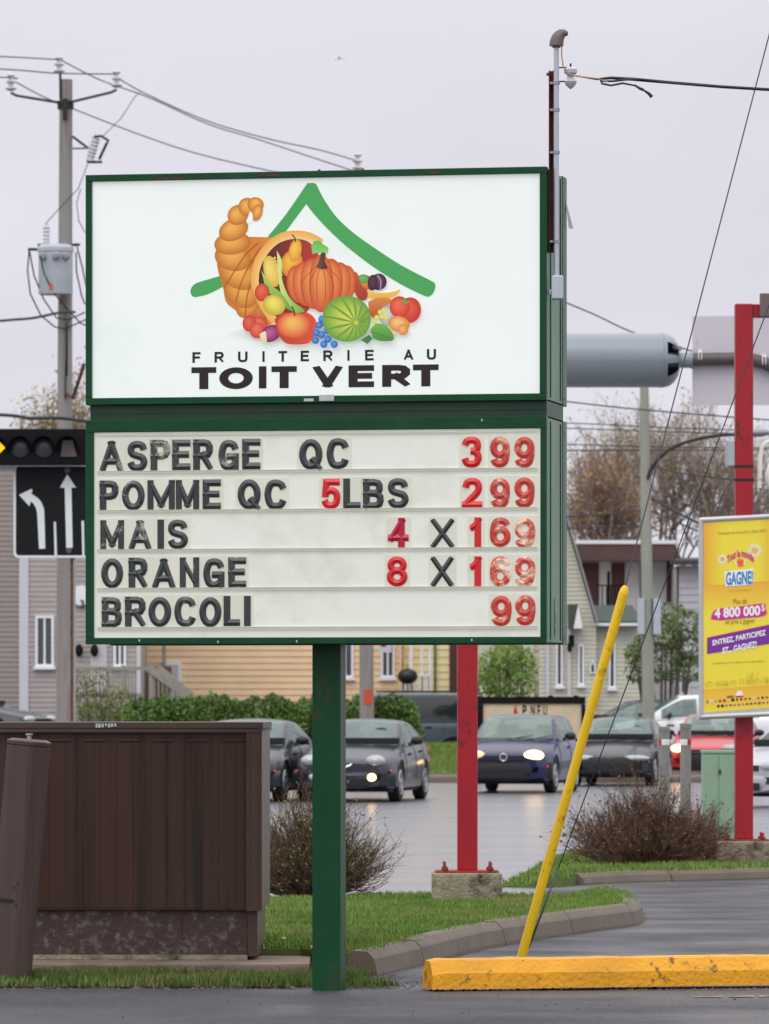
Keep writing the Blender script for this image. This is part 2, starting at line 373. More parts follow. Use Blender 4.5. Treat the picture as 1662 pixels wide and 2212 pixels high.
# ------------------------------------------------------------------ setting
def sheet(name, pts, z, m, kind='structure', skirt=False):
    mb = MB(); zs_ = [p[2] if len(p) > 2 else z for p in pts]; mb.poly([(p[0], p[1], q) for p, q in zip(pts, zs_)])
    if skirt:
        n_ = len(pts); mb.add([(p[0], p[1], q) for p, q in zip(pts, zs_)] + [(p[0], p[1], -.03) for p in pts], [(i, (i + 1) % n_, n_ + (i + 1) % n_, n_ + i) for i in range(n_)])
    o = mb.build(name, m, loc=(0, 0, 0), fix=False)
    if o.data.polygons[0].normal.z < 0: o.data.flip_normals()
    o['kind'] = kind; return o
def jag(a, b, nseg, amp):
    r = []
    for i in range(nseg):
        t = i / nseg; r.append((a[0] + (b[0] - a[0]) * t + rnd.uniform(-amp, amp) * .3, a[1] + (b[1] - a[1]) * t + rnd.uniform(-amp, amp)))
    return r
sheet('ground', [(-3000, -60), (3000, -60), (3000, 9000), (-3000, 9000)], 0, 'soil')
sheet('road', [(-90, 40.2), (90, 40.2), (90, 112), (-90, 112)], .004, 'wet_road')
drive = [G(x, y) for x, y in ((640, 2138), (700, 2112), (800, 2104), (935, 2082), (1159, 2033), (1376, 2001), (1395, 1985), (1371, 1969), (1310, 1952), (1180, 1938), (1160, 1928), (1255, 1914), (1352, 1910), (1662, 1900), (2600, 1872), (2600, 2170), (640, 2160))]
sheet('driveway', [(p.x, p.y) for p in drive], .008, 'drive_asphalt')
a0, a1, a2 = G(-900, 2139), G(700, 2142), G(2600, 2152)
lot = [(-14, -6)] + [(-14, a0.y)] + jag((a0.x, a0.y), (a1.x, a1.y), 60, .035) + jag((a1.x, a1.y), (a2.x, a2.y), 60, .03) + [(14, a2.y), (14, -6)]
sheet('parking_lot', lot, .012, 'lot_asphalt')
# faint worn yellow line by the parking stop
mb = MB()
for x0, x1 in ((1500, 1560), (1575, 1630), (1640, 1740)):
    a, b = G(x0, 2160 - (x0 - 1500) * .012), G(x1, 2160 - (x1 - 1500) * .012)
    mb.poly([(a.x, a.y - .05, .016), (b.x, b.y - .05, .016), (b.x, b.y + .05, .016), (a.x, a.y + .05, .016)])
o = mb.build('lane_marking', 'line_yellow', loc=(0, 0, 0)); o['kind'] = 'structure'

def kerb(name, path, w=.15, h=.15, out=.03, gap=1.6, side=1):
    """kerb of rounded section in cast lengths; path = the foot of its road face"""
    pts = [Vector((p[0], p[1], 0)) for p in path]; L = [0]
    for a, b in zip(pts, pts[1:]): L.append(L[-1] + (b - a).length)
    def at(s):
        for i in range(len(pts) - 1):
            if s <= L[i + 1] or i == len(pts) - 2:
                t = (s - L[i]) / (L[i + 1] - L[i]); return pts[i].lerp(pts[i + 1], t)
    def nor(s):
        d = at(min(s + .15, L[-1])) - at(max(s - .15, 0)); d.normalize(); return Vector((-d.y, d.x, 0)) * side
    mb = MB(); s = 0
    while s < L[-1] - .05:
        e = min(s + gap * rnd.uniform(.8, 1.2), L[-1]); rings = []; m = max(2, int((e - s) / .2)); dz = rnd.uniform(-.006, .006)
        for i in range(m + 1):
            q = s + .006 + (e - s - .012) * i / m; c = at(q); nn_ = nor(q)
            prof = [(0, -.05), (.0, .02), (out * .6, h * .7), (out, h - .03), (out + .03, h), (w, h + .004), (w + .02, h - .02), (w + .02, -.05)]
            rings.append([c + nn_ * (x + (mnoise.noise(Vector((c.x * 3, c.y * 3, z * 9))) * .006)) + Vector((0, 0, z + dz)) for x, z in prof])
        mb.loft(rings, True, True, 0, False); s = e
    o = mb.build(name, 'kerb_concrete', loc=(0, 0, 0)); o['kind'] = 'structure'; return o

def smooth_path(p, n=8):
    p = [Vector((a[0], a[1], 0)) for a in p]; r = []
    for i in range(len(p) - 1):
        p0, p1, p2, p3 = p[max(i - 1, 0)], p[i], p[i + 1], p[min(i + 2, len(p) - 1)]
        for k in range(n):
            t = k / n; r.append(.5 * ((2 * p1) + (p2 - p0) * t + (2 * p0 - 5 * p1 + 4 * p2 - p3) * t * t + (3 * p1 - p0 - 3 * p2 + p3) * t ** 3))
    r.append(p[-1]); return r
k1 = smooth_path([G(815, 2112), G(870, 2098), G(935, 2082), G(1040, 2052), G(1159, 2033), G(1300, 2012), G(1376, 2001), G(1392, 1988), G(1375, 1972), G(1320, 1955)])
kerb('kerb', k1, side=1)
k2 = smooth_path([G(1262, 1914), G(1352, 1909), G(1500, 1905), G(1662, 1900), G(1900, 1893), G(2500, 1880)])
kerb('kerb', k2, h=.10, side=1)

isl1 = [(-6, 32.6), (G(660, 2070).x, 32.6), (G(770, 2110).x, 31.95)] + [(p.x - .06, p.y + .03) for p in k1 if True] + [(G(1180, 1940).x, 41.3), (G(1090, 1934, .13).x, G(1090, 1934, .13).y), (0, 41.9), (-1.0, 40.4), (-6, 40.2)]
sheet('lawn', isl1, .125, 'lawn', skirt=True)
strip = [(-6, 30.45)] + [(p[0], p[1]) for p in jag((-3, 30.5), (-.42, 30.45), 30, .06)] + [(G(770, 2128).x, 30.8), (G(800, 2108).x, 31.6), (G(770, 2100).x, 32.62), (-6, 32.62)]
sheet('verge', strip, .02, 'soil', skirt=True)
z2 = lambda x: .012 + .083 * min(1, max(0, (x - 1.0) / .75))
isl2 = [(p.x - .05, p.y + .06) for p in k2] + [(G(2500, 1860).x, 58), (4, 57.5), (2.2, 56.5), (G(1226, 1873, .1).x, 53.5), (G(1160, 1895, .1).x, 49.8), (G(1091, 1924, .02).x, 47.4), (G(1180, 1919).x, 47.2)]
sheet('lawn', [(p[0], p[1], z2(p[0])) for p in isl2], .095, 'lawn', skirt=True)

import numpy as np
def grass(name, poly, z, dens, h, m, seed, seg=True, wd=.008, zf=None):
    rs = np.random.RandomState(seed); p = np.array(poly)[:, :2]
    lo, hi = p.min(0), p.max(0); lo[0] = max(lo[0], -3.6); hi[0] = min(hi[0], 6.5)
    N = int((hi - lo).prod() * dens); q = lo + rs.rand(N, 2) * (hi - lo)
    ins = np.zeros(N, bool); j = len(p) - 1
    for i in range(len(p)):
        with np.errstate(divide='ignore', invalid='ignore'):
            c = ((p[i, 1] > q[:, 1]) != (p[j, 1] > q[:, 1])) & (q[:, 0] < (p[j, 0] - p[i, 0]) * (q[:, 1] - p[i, 1]) / (p[j, 1] - p[i, 1]) + p[i, 0])
        ins ^= c; j = i
    q = q[ins]; q = q[np.abs(q[:, 0]) < q[:, 1] * .0695 + .5]; N = len(q)
    clump = .75 + .5 * (np.sin(q[:, 0] * 3.1 + np.sin(q[:, 1] * 2.3) * 2) * np.sin(q[:, 1] * 2.7 + q[:, 0]) * .5 + .5)
    hh = h * clump * (.55 + .75 * rs.rand(N)); a = rs.rand(N) * 2 * pi; le = rs.rand(N) * hh * .6; b = rs.rand(N) * 2 * pi; w = wd * (.6 + .8 * rs.rand(N))
    V = np.zeros((N, 3, 3)); V[:, :, :2] = q[:, None]; V[:, :, 2] = (np.array([zf(x_) for x_ in q[:, 0]])[:, None] if zf else z) - .005
    V[:, 0, 0] -= np.cos(a) * w; V[:, 0, 1] -= np.sin(a) * w; V[:, 1, 0] += np.cos(a) * w; V[:, 1, 1] += np.sin(a) * w
    V[:, 2, 0] += np.cos(b) * le; V[:, 2, 1] += np.sin(b) * le; V[:, 2, 2] += hh
    me = bpy.data.meshes.new(name); me.vertices.add(3 * N); me.vertices.foreach_set('co', V.ravel())
    me.loops.add(3 * N); me.loops.foreach_set('vertex_index', np.arange(3 * N, dtype=np.int32)); me.polygons.add(N)
    me.polygons.foreach_set('loop_start', np.arange(0, 3 * N, 3, dtype=np.int32)); me.polygons.foreach_set('loop_total', np.full(N, 3, dtype=np.int32))
    me.materials.append(MATS[m]); me.update(); me.validate()
    o = bpy.data.objects.new(name, me); COL.objects.link(o); return o
tag(grass('grass', isl1, .125, 3000, .042, 'blade', 1, wd=.0065), 'short bright green grass on the lawn inside the curved kerb', 'grass', kind='stuff')
tag(grass('grass', [(-6, 30.36), (.1, 30.36)] + [(p[0], p[1]) for p in strip[-4:]], .02, 2400, .05, 'verge_blade', 2), 'scruffy yellowish grass strip in front of the brown cabinet', 'grass', kind='stuff')
tag(grass('grass', isl2, .095, 1500, .055, 'blade', 3, wd=.010, zf=z2), 'bright green grass round the bush and the right red post', 'grass', kind='stuff')
# loose stones and crumbled asphalt along the edge of the lot
mb = MB()
for i in range(1100):
    if rnd.random() < .7: x, y = rnd.uniform(-2.3, 2.6), 30.12 + abs(rnd.gauss(0, .16))
    else: x, y = rnd.uniform(-.3, .35), rnd.uniform(30.3, 31.8)
    s = rnd.uniform(.004, .014) * (1.8 if rnd.random() < .04 else 1); zz = .008
    vs_ = [Vector((rnd.uniform(.6, 1) * s * dx, rnd.uniform(.6, 1) * s * dy, rnd.uniform(.4, .8) * s * dz)) + Vector((x, y, zz)) for dx, dy, dz in ((1, 0, 0), (0, 1, 0), (-1, 0, 0), (0, -1, 0), (0, 0, 1), (0, 0, -1))]
    mb.add(vs_, [(0, 1, 4), (1, 2, 4), (2, 3, 4), (3, 0, 4), (1, 0, 5), (2, 1, 5), (3, 2, 5), (0, 3, 5)])
tag(mb.build('loose_gravel', 'gravel', loc=(0, 30, 0)), 'loose stones scattered along the crumbling edge of the parking lot', 'gravel', kind='stuff')
for i, (x, y) in enumerate(((613, 2028), (676, 2046))):
    g_ = G(x, y, .16); mb = MB(); mb.tube([(g_.x, g_.y, .1), (g_.x, g_.y, .16)], .002, 4); mb.lathe([(.001, .155), (.014, .16), (.012, .168), (.001, .17)], (g_.x, g_.y, 0), n=8, mi=1)
    tag(mb.build('dandelion', ['leaf_young', 'dandelion'], loc=(g_.x, g_.y, .1)), ['yellow dandelion in the lawn nearest the brown cabinet', 'yellow dandelion in the lawn close to the green sign post'][i], 'flower', 'dandelions in the lawn')

# far side of the road: kerb, pavement, bank and yards
sheet('pavement', [(-90, 112.2), (90, 112.2), (90, 114.6), (-90, 114.6)], .14, 'kerb_concrete')
kerb('kerb', [(-24, 112), (24, 112)], h=.14, gap=3, side=1)
xs = [-60, -20, -8, 1.2, 1.9, 2.6, 60]
mb = MB(); rows = [(114.6, 0), (117, .35), (120.5, 1.), (122.5, 1.0), (126, .0), (131, .0), (150, .4), (400, .4)]
for i in range(len(rows) - 1):
    for j in range(len(xs) - 1):
        def zf(x, r):
            Y, k = r; base = .15 + .25 * min(1, max(0, (Y - 114.6) / 6))
            top = .15 + .52 * k if Y < 124 else .08
            f = 1 if x <= 1.2 else 0 if x >= 2.6 else (2.6 - x) / 1.4
            return base * (1 - f) + top * f if Y < 140 else .4
        mb.add([(xs[j], rows[i][0], zf(xs[j], rows[i])), (xs[j + 1], rows[i][0], zf(xs[j + 1], rows[i])), (xs[j + 1], rows[i + 1][0], zf(xs[j + 1], rows[i + 1])), (xs[j], rows[i + 1][0], zf(xs[j], rows[i + 1]))], [(0, 1, 2, 3)], 0 if xs[j + 1] <= 1.95 and rows[i][0] < 131 else 1, True)
o = mb.build('bank', ['lawn', 'drive_asphalt'], loc=(0, 120, 0)); o['kind'] = 'structure'
bank_poly = [(-8, 114.6), (1.6, 114.6), (1.6, 121), (-8, 121)]
def bank_grass():
    rs = random.Random(5); mb = MB()
    for i in range(9000):
        x, y = rs.uniform(-3, 1.8), rs.uniform(114.7, 122)
        z = .15 + .52 * (.35 * (y - 114.6) / 2.4 if y < 117 else .35 + .65 * (y - 117) / 3.5 if y < 120.5 else 1)
        h = rs.uniform(.05, .12); a = rs.uniform(0, pi); w = .02
        mb.add([(x - w * cos(a), y - w * sin(a), z), (x + w * cos(a), y + w * sin(a), z), (x + rs.uniform(-.05, .05), y, z + h)], [(0, 1, 2)])
    return mb.build('grass', 'blade', loc=(0, 118, 0), fix=False)
tag(bank_grass(), 'green grass on the bank across the road beside the dark van', 'grass', kind='stuff')
def ell(cx_, cy_, rx, ry, n_=28): return [(cx_ + rx * cos(2 * pi * k / n_ + pi / 2), cy_ + ry * sin(2 * pi * k / n_ + pi / 2)) for k in range(n_)]
C_ = [(1, .74), (.86, .93), (.5, 1), (.16, .9), (0, .5), (.16, .1), (.5, 0), (.86, .07), (1, .26)]
SIX = [(0, .3), (.0, .56), (.14, .9), (.5, 1), (.84, .94), (.97, .8)]
BLOCK = {                                                        # block capitals as stroke centre lines: s straight, c curve, o closed
 'A': [('s', [(0, 0), (.5, 1)]), ('s', [(.5, 1), (1, 0)]), ('s', [(.25, .28), (.75, .28)])],
 'B': [('s', [(0, 0), (0, 1)]), ('s', [(0, 1), (.55, 1), (.82, .96), (.92, .86), (.93, .70), (.82, .57), (.55, .53), (0, .53)]), ('s', [(.5, .53), (.82, .49), (.98, .38), (1, .22), (.92, .07), (.7, 0), (0, 0)])],
 'C': [('c', C_)], 'E': [('s', [(1, 1), (0, 1), (0, 0), (1, 0)]), ('s', [(0, .52), (.88, .52)])], 'F': [('s', [(1, 1), (0, 1), (0, 0)]), ('s', [(0, .5), (.88, .5)])],
 'G': [('c', C_[:-1] + [(.95, .16)]), ('s', [(.6, .44), (1, .44), (1, .0)])], 'I': [('s', [(.5, 0), (.5, 1)])], 'L': [('s', [(0, 1), (0, 0), (1, 0)])],
 'M': [('s', [(0, 0), (0, 1)]), ('s', [(0, 1), (.5, .12)]), ('s', [(.5, .12), (1, 1)]), ('s', [(1, 1), (1, 0)])],
 'N': [('s', [(0, 0), (0, 1)]), ('s', [(0, 1), (1, 0)]), ('s', [(1, 0), (1, 1)])], 'O': [('o', ell(.5, .5, .5, .5))], 'Q': [('o', ell(.5, .5, .5, .5)), ('s', [(.66, .22), (.98, -.06)])],
 'P': [('s', [(0, 0), (0, 1)]), ('s', [(0, 1), (.6, 1), (.86, .96), (.99, .84), (.99, .64), (.86, .51), (.6, .46), (0, .46)])],
 'S': [('c', [(.98, .76), (.85, .94), (.5, 1), (.15, .94), (.03, .76), (.15, .59), (.5, .51), (.85, .43), (1, .25), (.85, .06), (.5, 0), (.15, .06), (0, .24)])],
 'T': [('s', [(0, 1), (1, 1)]), ('s', [(.5, 1), (.5, 0)])], 'U': [('s', [(0, 1), (0, .3), (.08, .1), (.25, .01), (.5, 0), (.75, .01), (.92, .1), (1, .3), (1, 1)])],
 'V': [('s', [(0, 1), (.5, 0)]), ('s', [(.5, 0), (1, 1)])], 'X': [('s', [(0, 0), (1, 1)]), ('s', [(0, 1), (1, 0)])],
 '1': [('s', [(.8, 0), (.8, 1)]), ('s', [(0, .74), (.5, .82), (.8, 1)])],
 '2': [('c', [(.02, .72), (.14, .93), (.5, 1), (.86, .93), (.98, .72), (.84, .5), (.4, .24), (.05, .02)]), ('s', [(0, 0), (1, 0)])],
 '3': [('c', [(.02, .78), (.15, .95), (.5, 1), (.84, .95), (.95, .76), (.84, .59), (.45, .54)]), ('c', [(.45, .54), (.85, .48), (1, .27), (.85, .05), (.5, 0), (.15, .05), (0, .24)])],
 '4': [('s', [(.72, 0), (.72, 1)]), ('s', [(.72, 1), (0, .28)]), ('s', [(0, .28), (1, .28)])],
 '5': [('s', [(.94, 1), (.14, 1), (.06, .5)]), ('c', [(.06, .5), (.3, .62), (.6, .64), (.9, .54), (1, .32), (.86, .07), (.5, 0), (.15, .05), (0, .22)])],
 '6': [('o', ell(.5, .31, .5, .31)), ('c', SIX)], '9': [('o', ell(.5, .69, .5, .31)), ('c', [(1 - x, 1 - y) for x, y in SIX])],
 '8': [('o', ell(.5, .765, .45, .235)), ('o', ell(.5, .27, .5, .27))]}
BLOCK['R'] = BLOCK['P'] + [('s', [(.5, .46), (1, 0)])]
def block_letter(mb, ch, fn, x0, x1, z0, z1, t, ridge=0., kx=1.0, wall=0., mi=0, step=.00012):
    """one letter of strokes t thick filling the box; ridge raises a chiselled spine; fn(u, v, w) places it"""
    W_ = (x1 - x0) / kx; H_ = z1 - z0; lay = 0.
    for kind, pts in BLOCK[ch]:
        if kind == 'c': pts = [(p.x, p.y) for p in smooth_path(pts, 5)]
        q = [Vector((t / 2 + u * (W_ - t), t / 2 + v * (H_ - t))) for u, v in pts] if ch != 'I' else [Vector((W_ / 2, t / 2 + v * (H_ - t))) for u, v in pts]
        cl_ = kind == 'o'; n_ = len(q)
        if kind == 's':
            d = (q[0] - q[1]).normalized(); q[0] = q[0] + d * t * .5; d = (q[-1] - q[-2]).normalized(); q[-1] = q[-1] + d * t * .5
        for e_ in q: e_.y = max(0 if ch != 'Q' else -t * .3, min(H_, e_.y))
        rings = []; lay += step
        for i in range(n_):
            a = q[i - 1] if (i or cl_) else None; b = q[(i + 1) % n_] if (i < n_ - 1 or cl_) else None
            d1 = (q[i] - a).normalized() if a is not None else None; d2 = (b - q[i]).normalized() if b is not None else None
            d1 = d1 if d1 is not None else d2; d2 = d2 if d2 is not None else d1
            m1, m2 = Vector((-d1.y, d1.x)), Vector((-d2.y, d2.x)); m = (m1 + m2); m = m.normalized() if m.length > 1e-6 else m1
            k = 1 / max(.5, m.dot(m1)); l_, r_ = q[i] + m * t / 2 * k, q[i] - m * t / 2 * k
            y_lo = 0 if ch != 'Q' else -t * .3
            for e_ in (l_, r_): e_.y = max(y_lo, min(H_, e_.y)); e_.x = max(-.01 * W_, min(1.01 * W_, e_.x))
            rings.append([(l_, 0), (l_, wall), (q[i], wall + ridge), (r_, wall), (r_, 0)] if ridge else [(l_, 0), (r_, 0)])
        rings = [[fn(x0 + p.x * kx, z0 + p.y, w + lay) for p, w in r_] for r_ in rings]
        if cl_: rings.append(rings[0])
        mb.loft(rings, False, False, mi, False)
        if ridge and not cl_:
            o = mb.add(rings[0] + rings[-1], [(0, 1, 2, 3, 4), (9, 8, 7, 6, 5)], mi)

# ------------------------------------------------------------------ the shop sign
TH = -R(11.0); SL = Vector((-.30, 30.08, 0)); SG = Frame(SL, TH)
sign = thing('shop_sign', 'tall green two-part roadside fruit shop sign with lit emblem above a price board', 'sign', SL, TH)
YF, YB = -.34, .34
def sx(x, y=1000, yl=YF): return SG.at(x, y, yl)[0]
def sz(y, x=683, yl=YF): return SG.at(x, y, yl)[1]
# post
mb = MB(); mb.box(-.078, .078, -.078, .078, -.3, sz(1392) + .05); mb.build('post', 'post_green', sign, world=False, bevel=.008)
xL, xR = sx(185), sx(1181)
zu0, zu1 = sz(875, 183), sz(378, 185)
zl0, zl1 = sz(1392, 187), sz(908, 190)
def cabinet(name, z0, z1, face, fx0, fx1, fz0, fz1, facemat, facename):
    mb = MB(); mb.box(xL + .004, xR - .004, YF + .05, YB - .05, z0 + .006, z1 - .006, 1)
    for ya, yb in ((YF, YF + .055), (YB - .13, YB)):          # retainer frames front and back
        mb.box(xL, xR, ya, yb, fz1, z1); mb.box(xL, xR, ya, yb, z0, fz0)
        mb.box(xL, fx0, ya, yb, fz0, fz1); mb.box(fx1, xR, ya, yb, fz0, fz1)
    for yy in (-.2, .13):                                     # folded seams down the sides
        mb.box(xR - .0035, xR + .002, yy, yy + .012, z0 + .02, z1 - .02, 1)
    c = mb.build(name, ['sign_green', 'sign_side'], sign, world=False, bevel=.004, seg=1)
    mb = MB(); mb.box(fx0 + .001, fx1 - .001, YF + .02, YF + .045, fz0 + .001, fz1 - .001); mb.box(fx0 + .001, fx1 - .001, YB - .045, YB - .02, fz0 + .001, fz1 - .001)
    mb.build(facename, facemat, c, world=False)
    return c
ufx0, ufx1, ufz0, ufz1 = sx(198), sx(1166), sz(860, 196), sz(392, 199)
lfx0, lfx1, lfz0, lfz1 = sx(202), sx(1167.5), sz(1378, 203), sz(934, 202)
cu = cabinet('upper_cabinet', zu0, zu1, None, ufx0, ufx1, ufz0, ufz1, 'panel_lit', 'face_panel')
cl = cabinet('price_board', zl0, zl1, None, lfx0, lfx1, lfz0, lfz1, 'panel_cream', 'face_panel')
mb = MB(); mb.box(xL + .02, xR - .004, YF + .03, YB - .10, zl1 + .001, zu0 - .001)
mb.box(xL + .02, xR - .004, YF + .026, YF + .03, zl1 + .035, zl1 + .040); mb.build('spacer_band', 'band_green', sign, world=False)
mb = MB()                                                       # scratches, stickers and bent clips on the frame
def mark(x0, x1, y0, y1, mi=0, yl=YF):
    mb.box(sx(x0), sx(x1), YF - .003, YF - .0005, sz(y1, x0), sz(y0, x0), mi)
mark(690, 722, 853, 866); mark(657, 678, 861, 867); mark(330, 400, 385, 388, 1); mark(560, 604, 377, 381, 1); mark(928, 950, 372, 375, 1)
for x, y in ((1040, 910), (300, 1386), (470, 1389), (1018, 1385), (640, 1388)): mark(x, x + 3, y - 5, y, 0)
mb.build_each('frame_mark', ['patch_pale', 'rust'], sign, world=False)
mb = MB(); ya = .0
mb.box(xR + .0005, xR + .003, -.06, -.035, sz(1375), sz(1293)); mb.build('side_sticker', 'tape_worn', sign, world=False)
mb = MB(); z0, z1 = sz(480), sz(425)
mb.prism([(xR + .001, YB - .04, z1), (xR + .001, YB - .01, z1), (xR + .035, YB, z0), (xR + .02, YB - .06, z0)], (0, .006, 0)); mb.build('loose_flap', 'galv', sign, world=False)
mb = MB()
for x in (670, 765, 1250): 
    q = sx(min(x, 1175)); mb.lathe([(.012, 0), (.012, .02), (.006, .03)], (q, -.1, zu1), n=8)
mb.build_each('roof_bolt', 'dark_iron', sign, world=False)

# --- printed emblem on the upper face
Z3 = lambda x, y: (390.5 + .37595 * x, 351.5 + .37595 * y)
YE = YF + .0185
class Print(MB):
    def __init__(s): super().__init__(); s.lay = 0
    def up(s): s.lay += 1
    def w(s, x, y): q = SG.at(*Z3(x, y), YE); return (q[0], YE - .0003 * s.lay, q[1])
    def shape(s, pts, c0, c1=None, ang=90, up=True):
        """flat printed outline; ink runs from c0 to c1 along the direction"""
        if up: s.up()
        d = (cos(R(ang)), sin(R(ang))); t = [x * d[0] + y * d[1] for x, y in pts]; a, b = min(t), max(t); c1 = c1 or c0
        o = len(s.v); n_ = len(pts)
        s.v += [s.w(x, y) for x, y in pts]
        for q in t:
            u = (q - a) / max(b - a, 1e-6); s.c.append(lin([p + (r - p) * u for p, r in zip(c0, c1)]))
        s.f.append(tuple(range(o, o + n_))); s.m.append(0); s.s.append(False)
    def blob(s, x, y, rx, ry, c0, c1, rot=0, hx=-.25, hy=-.3, n=28, sq=1.0, up=True):
        if up: s.up()
        o = len(s.v); cr, sr = cos(R(rot)), sin(R(rot)); fr = (0, .3, .55, .78, .92, 1.0)
        s.v.append(s.w(x + (hx * rx * cr - hy * ry * sr), y + (hx * rx * sr + hy * ry * cr))); s.c.append(lin(c0))
        for i, f in enumerate(fr[1:]):
            for k in range(n):
                a = 2 * pi * k / n; ca, sa = cos(a), sin(a)
                ca, sa = abs(ca) ** sq * (1 if ca > 0 else -1), abs(sa) ** sq * (1 if sa > 0 else -1)
                ex, ey = rx * (ca * f + hx * (1 - f)), ry * (sa * f + hy * (1 - f))
                s.v.append(s.w(x + ex * cr - ey * sr, y + ex * sr + ey * cr)); s.c.append(lin([p + (q - p) * f ** 1.7 for p, q in zip(c0, c1)]))
        for k in range(n): s.f.append((o, o + 1 + k, o + 1 + (k + 1) % n)); s.m.append(0); s.s.append(False)
        for i in range(len(fr) - 2):
            for k in range(n):
                a = o + 1 + i * n; s.f.append((a + k, a + n + k, a + n + (k + 1) % n, a + (k + 1) % n)); s.m.append(0); s.s.append(False)
    def stroke(s, pts, w, c0, c1=None):
        s.up(); c1 = c1 or c0; o = len(s.v); N = len(pts)
        for i, (x, y) in enumerate(pts):
            a, b = pts[max(i - 1, 0)], pts[min(i + 1, N - 1)]; dx, dy = b[0] - a[0], b[1] - a[1]; L = sqrt(dx * dx + dy * dy) or 1
            ww = w[i] if isinstance(w, (list, tuple)) else w
            for sg in (-1, 1):
                s.v.append(s.w(x - dy / L * ww / 2 * sg, y + dx / L * ww / 2 * sg)); s.c.append(lin(c0 if sg < 0 else c1))
        for i in range(N - 1): s.f.append((o + 2 * i, o + 2 * i + 1, o + 2 * i + 3, o + 2 * i + 2)); s.m.append(0); s.s.append(False)
def cr(pts, n=6):
    q = smooth_path(pts, n); return [(p.x, p.y) for p in q]
E = Print()
GR = (72, 168, 88)
# soft grey ground under the fruit
E.blob(800, 985, 560, 62, (196, 202, 196), (250, 254, 250), hx=0, hy=0)
# green roof line
E.shape(cr([(495, 432), (610, 290), (720, 130), (740, 118), (762, 116), (780, 125), (800, 165), (840, 235), (905, 322), (1000, 408), (1130, 500), (1270, 590), (1435, 676), (1460, 692), (1464, 716), (1452, 748), (1432, 766), (1400, 764), (1260, 695), (1105, 597), (950, 478), (850, 385), (775, 305), (722, 238)], 4) + [(605, 395), (560, 460)], GR)
E.shape(cr([(245, 645), (165, 668), (95, 690), (66, 712), (57, 742), (70, 768), (100, 770), (165, 752), (245, 712)], 4), GR, up=False)
OR0, OR1, ORD = (250, 186, 84), (206, 122, 38), (172, 92, 30)
# horn body and its swellings
E.shape(cr([(395, 425), (300, 470), (215, 560), (222, 640), (245, 720), (262, 800), (318, 850), (370, 895), (430, 900), (520, 930), (470, 760), (440, 640), (500, 500), (560, 430)], 5), OR1, (226, 140, 52), 0)
for x, y, rx, ry, ro in ((425, 740, 75, 190, -12), (385, 815, 62, 82, 30), (345, 740, 112, 82, 42), (330, 640, 122, 82, 28), (300, 545, 105, 76, 14), (298, 462, 104, 66, -8), (305, 385, 88, 62, -24), (330, 300, 62, 56, -40), (385, 255, 52, 54, -20), (432, 240, 47, 42, 10), (441, 288, 30, 48, 18)):
    E.blob(x, y, rx, ry, OR0, ORD if ry > 90 else (196, 112, 36), ro, hx=-.1, hy=-.35)
E.shape(cr([(392, 300), (400, 282), (412, 290), (416, 318), (404, 342), (385, 350)], 4), (250, 254, 250))
for p in ([(455, 455), (380, 520), (300, 640), (250, 720)], [(470, 470), (400, 580), (345, 700), (318, 800)], [(470, 520), (420, 640), (385, 760), (372, 880)]): E.stroke(cr(p), [3, 4, 6, 7] + [6] * 30, (178, 96, 30))
# mouth
E.shape(cr([(448, 690), (470, 575), (535, 485), (610, 445), (690, 440), (755, 470), (800, 560), (780, 760), (700, 880), (560, 920), (500, 850), (460, 770)], 5), (70, 22, 16), (196, 58, 46), 0)
E.stroke(cr([(545, 915), (495, 850), (452, 770), (428, 690), (440, 590), (500, 490), (580, 428), (665, 412), (745, 425), (810, 462)], 6), 46, (244, 172, 84), (252, 206, 120))
# pear, leaf, corn, husks
E.blob(640, 580, 62, 78, (250, 196, 70), (222, 130, 40), 15); E.blob(660, 505, 36, 66, (252, 206, 80), (232, 150, 44), 12)
E.stroke(cr([(662, 455), (658, 432), (642, 414)]), 7, (70, 40, 30))
E.shape([(752, 480), (770, 450), (800, 448), (822, 470), (852, 488), (845, 520), (800, 515), (760, 525)], (92, 190, 84), (150, 214, 110))
E.blob(525, 625, 45, 92, (252, 232, 130), (226, 176, 60), -14)
for i in range(5):
    for j in range(8):
        if abs(i - 2) + abs(j - 3.5) * .45 < 3.1: E.blob(495 + i * 16 + j * 4.4, 560 + j * 20 - i * 4, 6.5, 8, (255, 244, 170), (238, 200, 90), n=8, up=(i + j == 0))
E.shape(cr([(555, 505), (585, 570), (582, 650), (600, 720), (640, 790), (715, 850), (660, 860), (600, 810), (572, 720), (560, 620)], 5), (226, 240, 140), (122, 176, 64), 0)
E.shape(cr([(465, 618), (520, 700), (590, 760), (640, 850), (560, 800), (490, 720)], 5), (186, 222, 110), (110, 168, 60), 90)
E.blob(470, 745, 42, 52, (236, 110, 70), (200, 60, 40), 10)
E.blob(540, 818, 66, 58, (250, 236, 110), (196, 176, 50), 25)
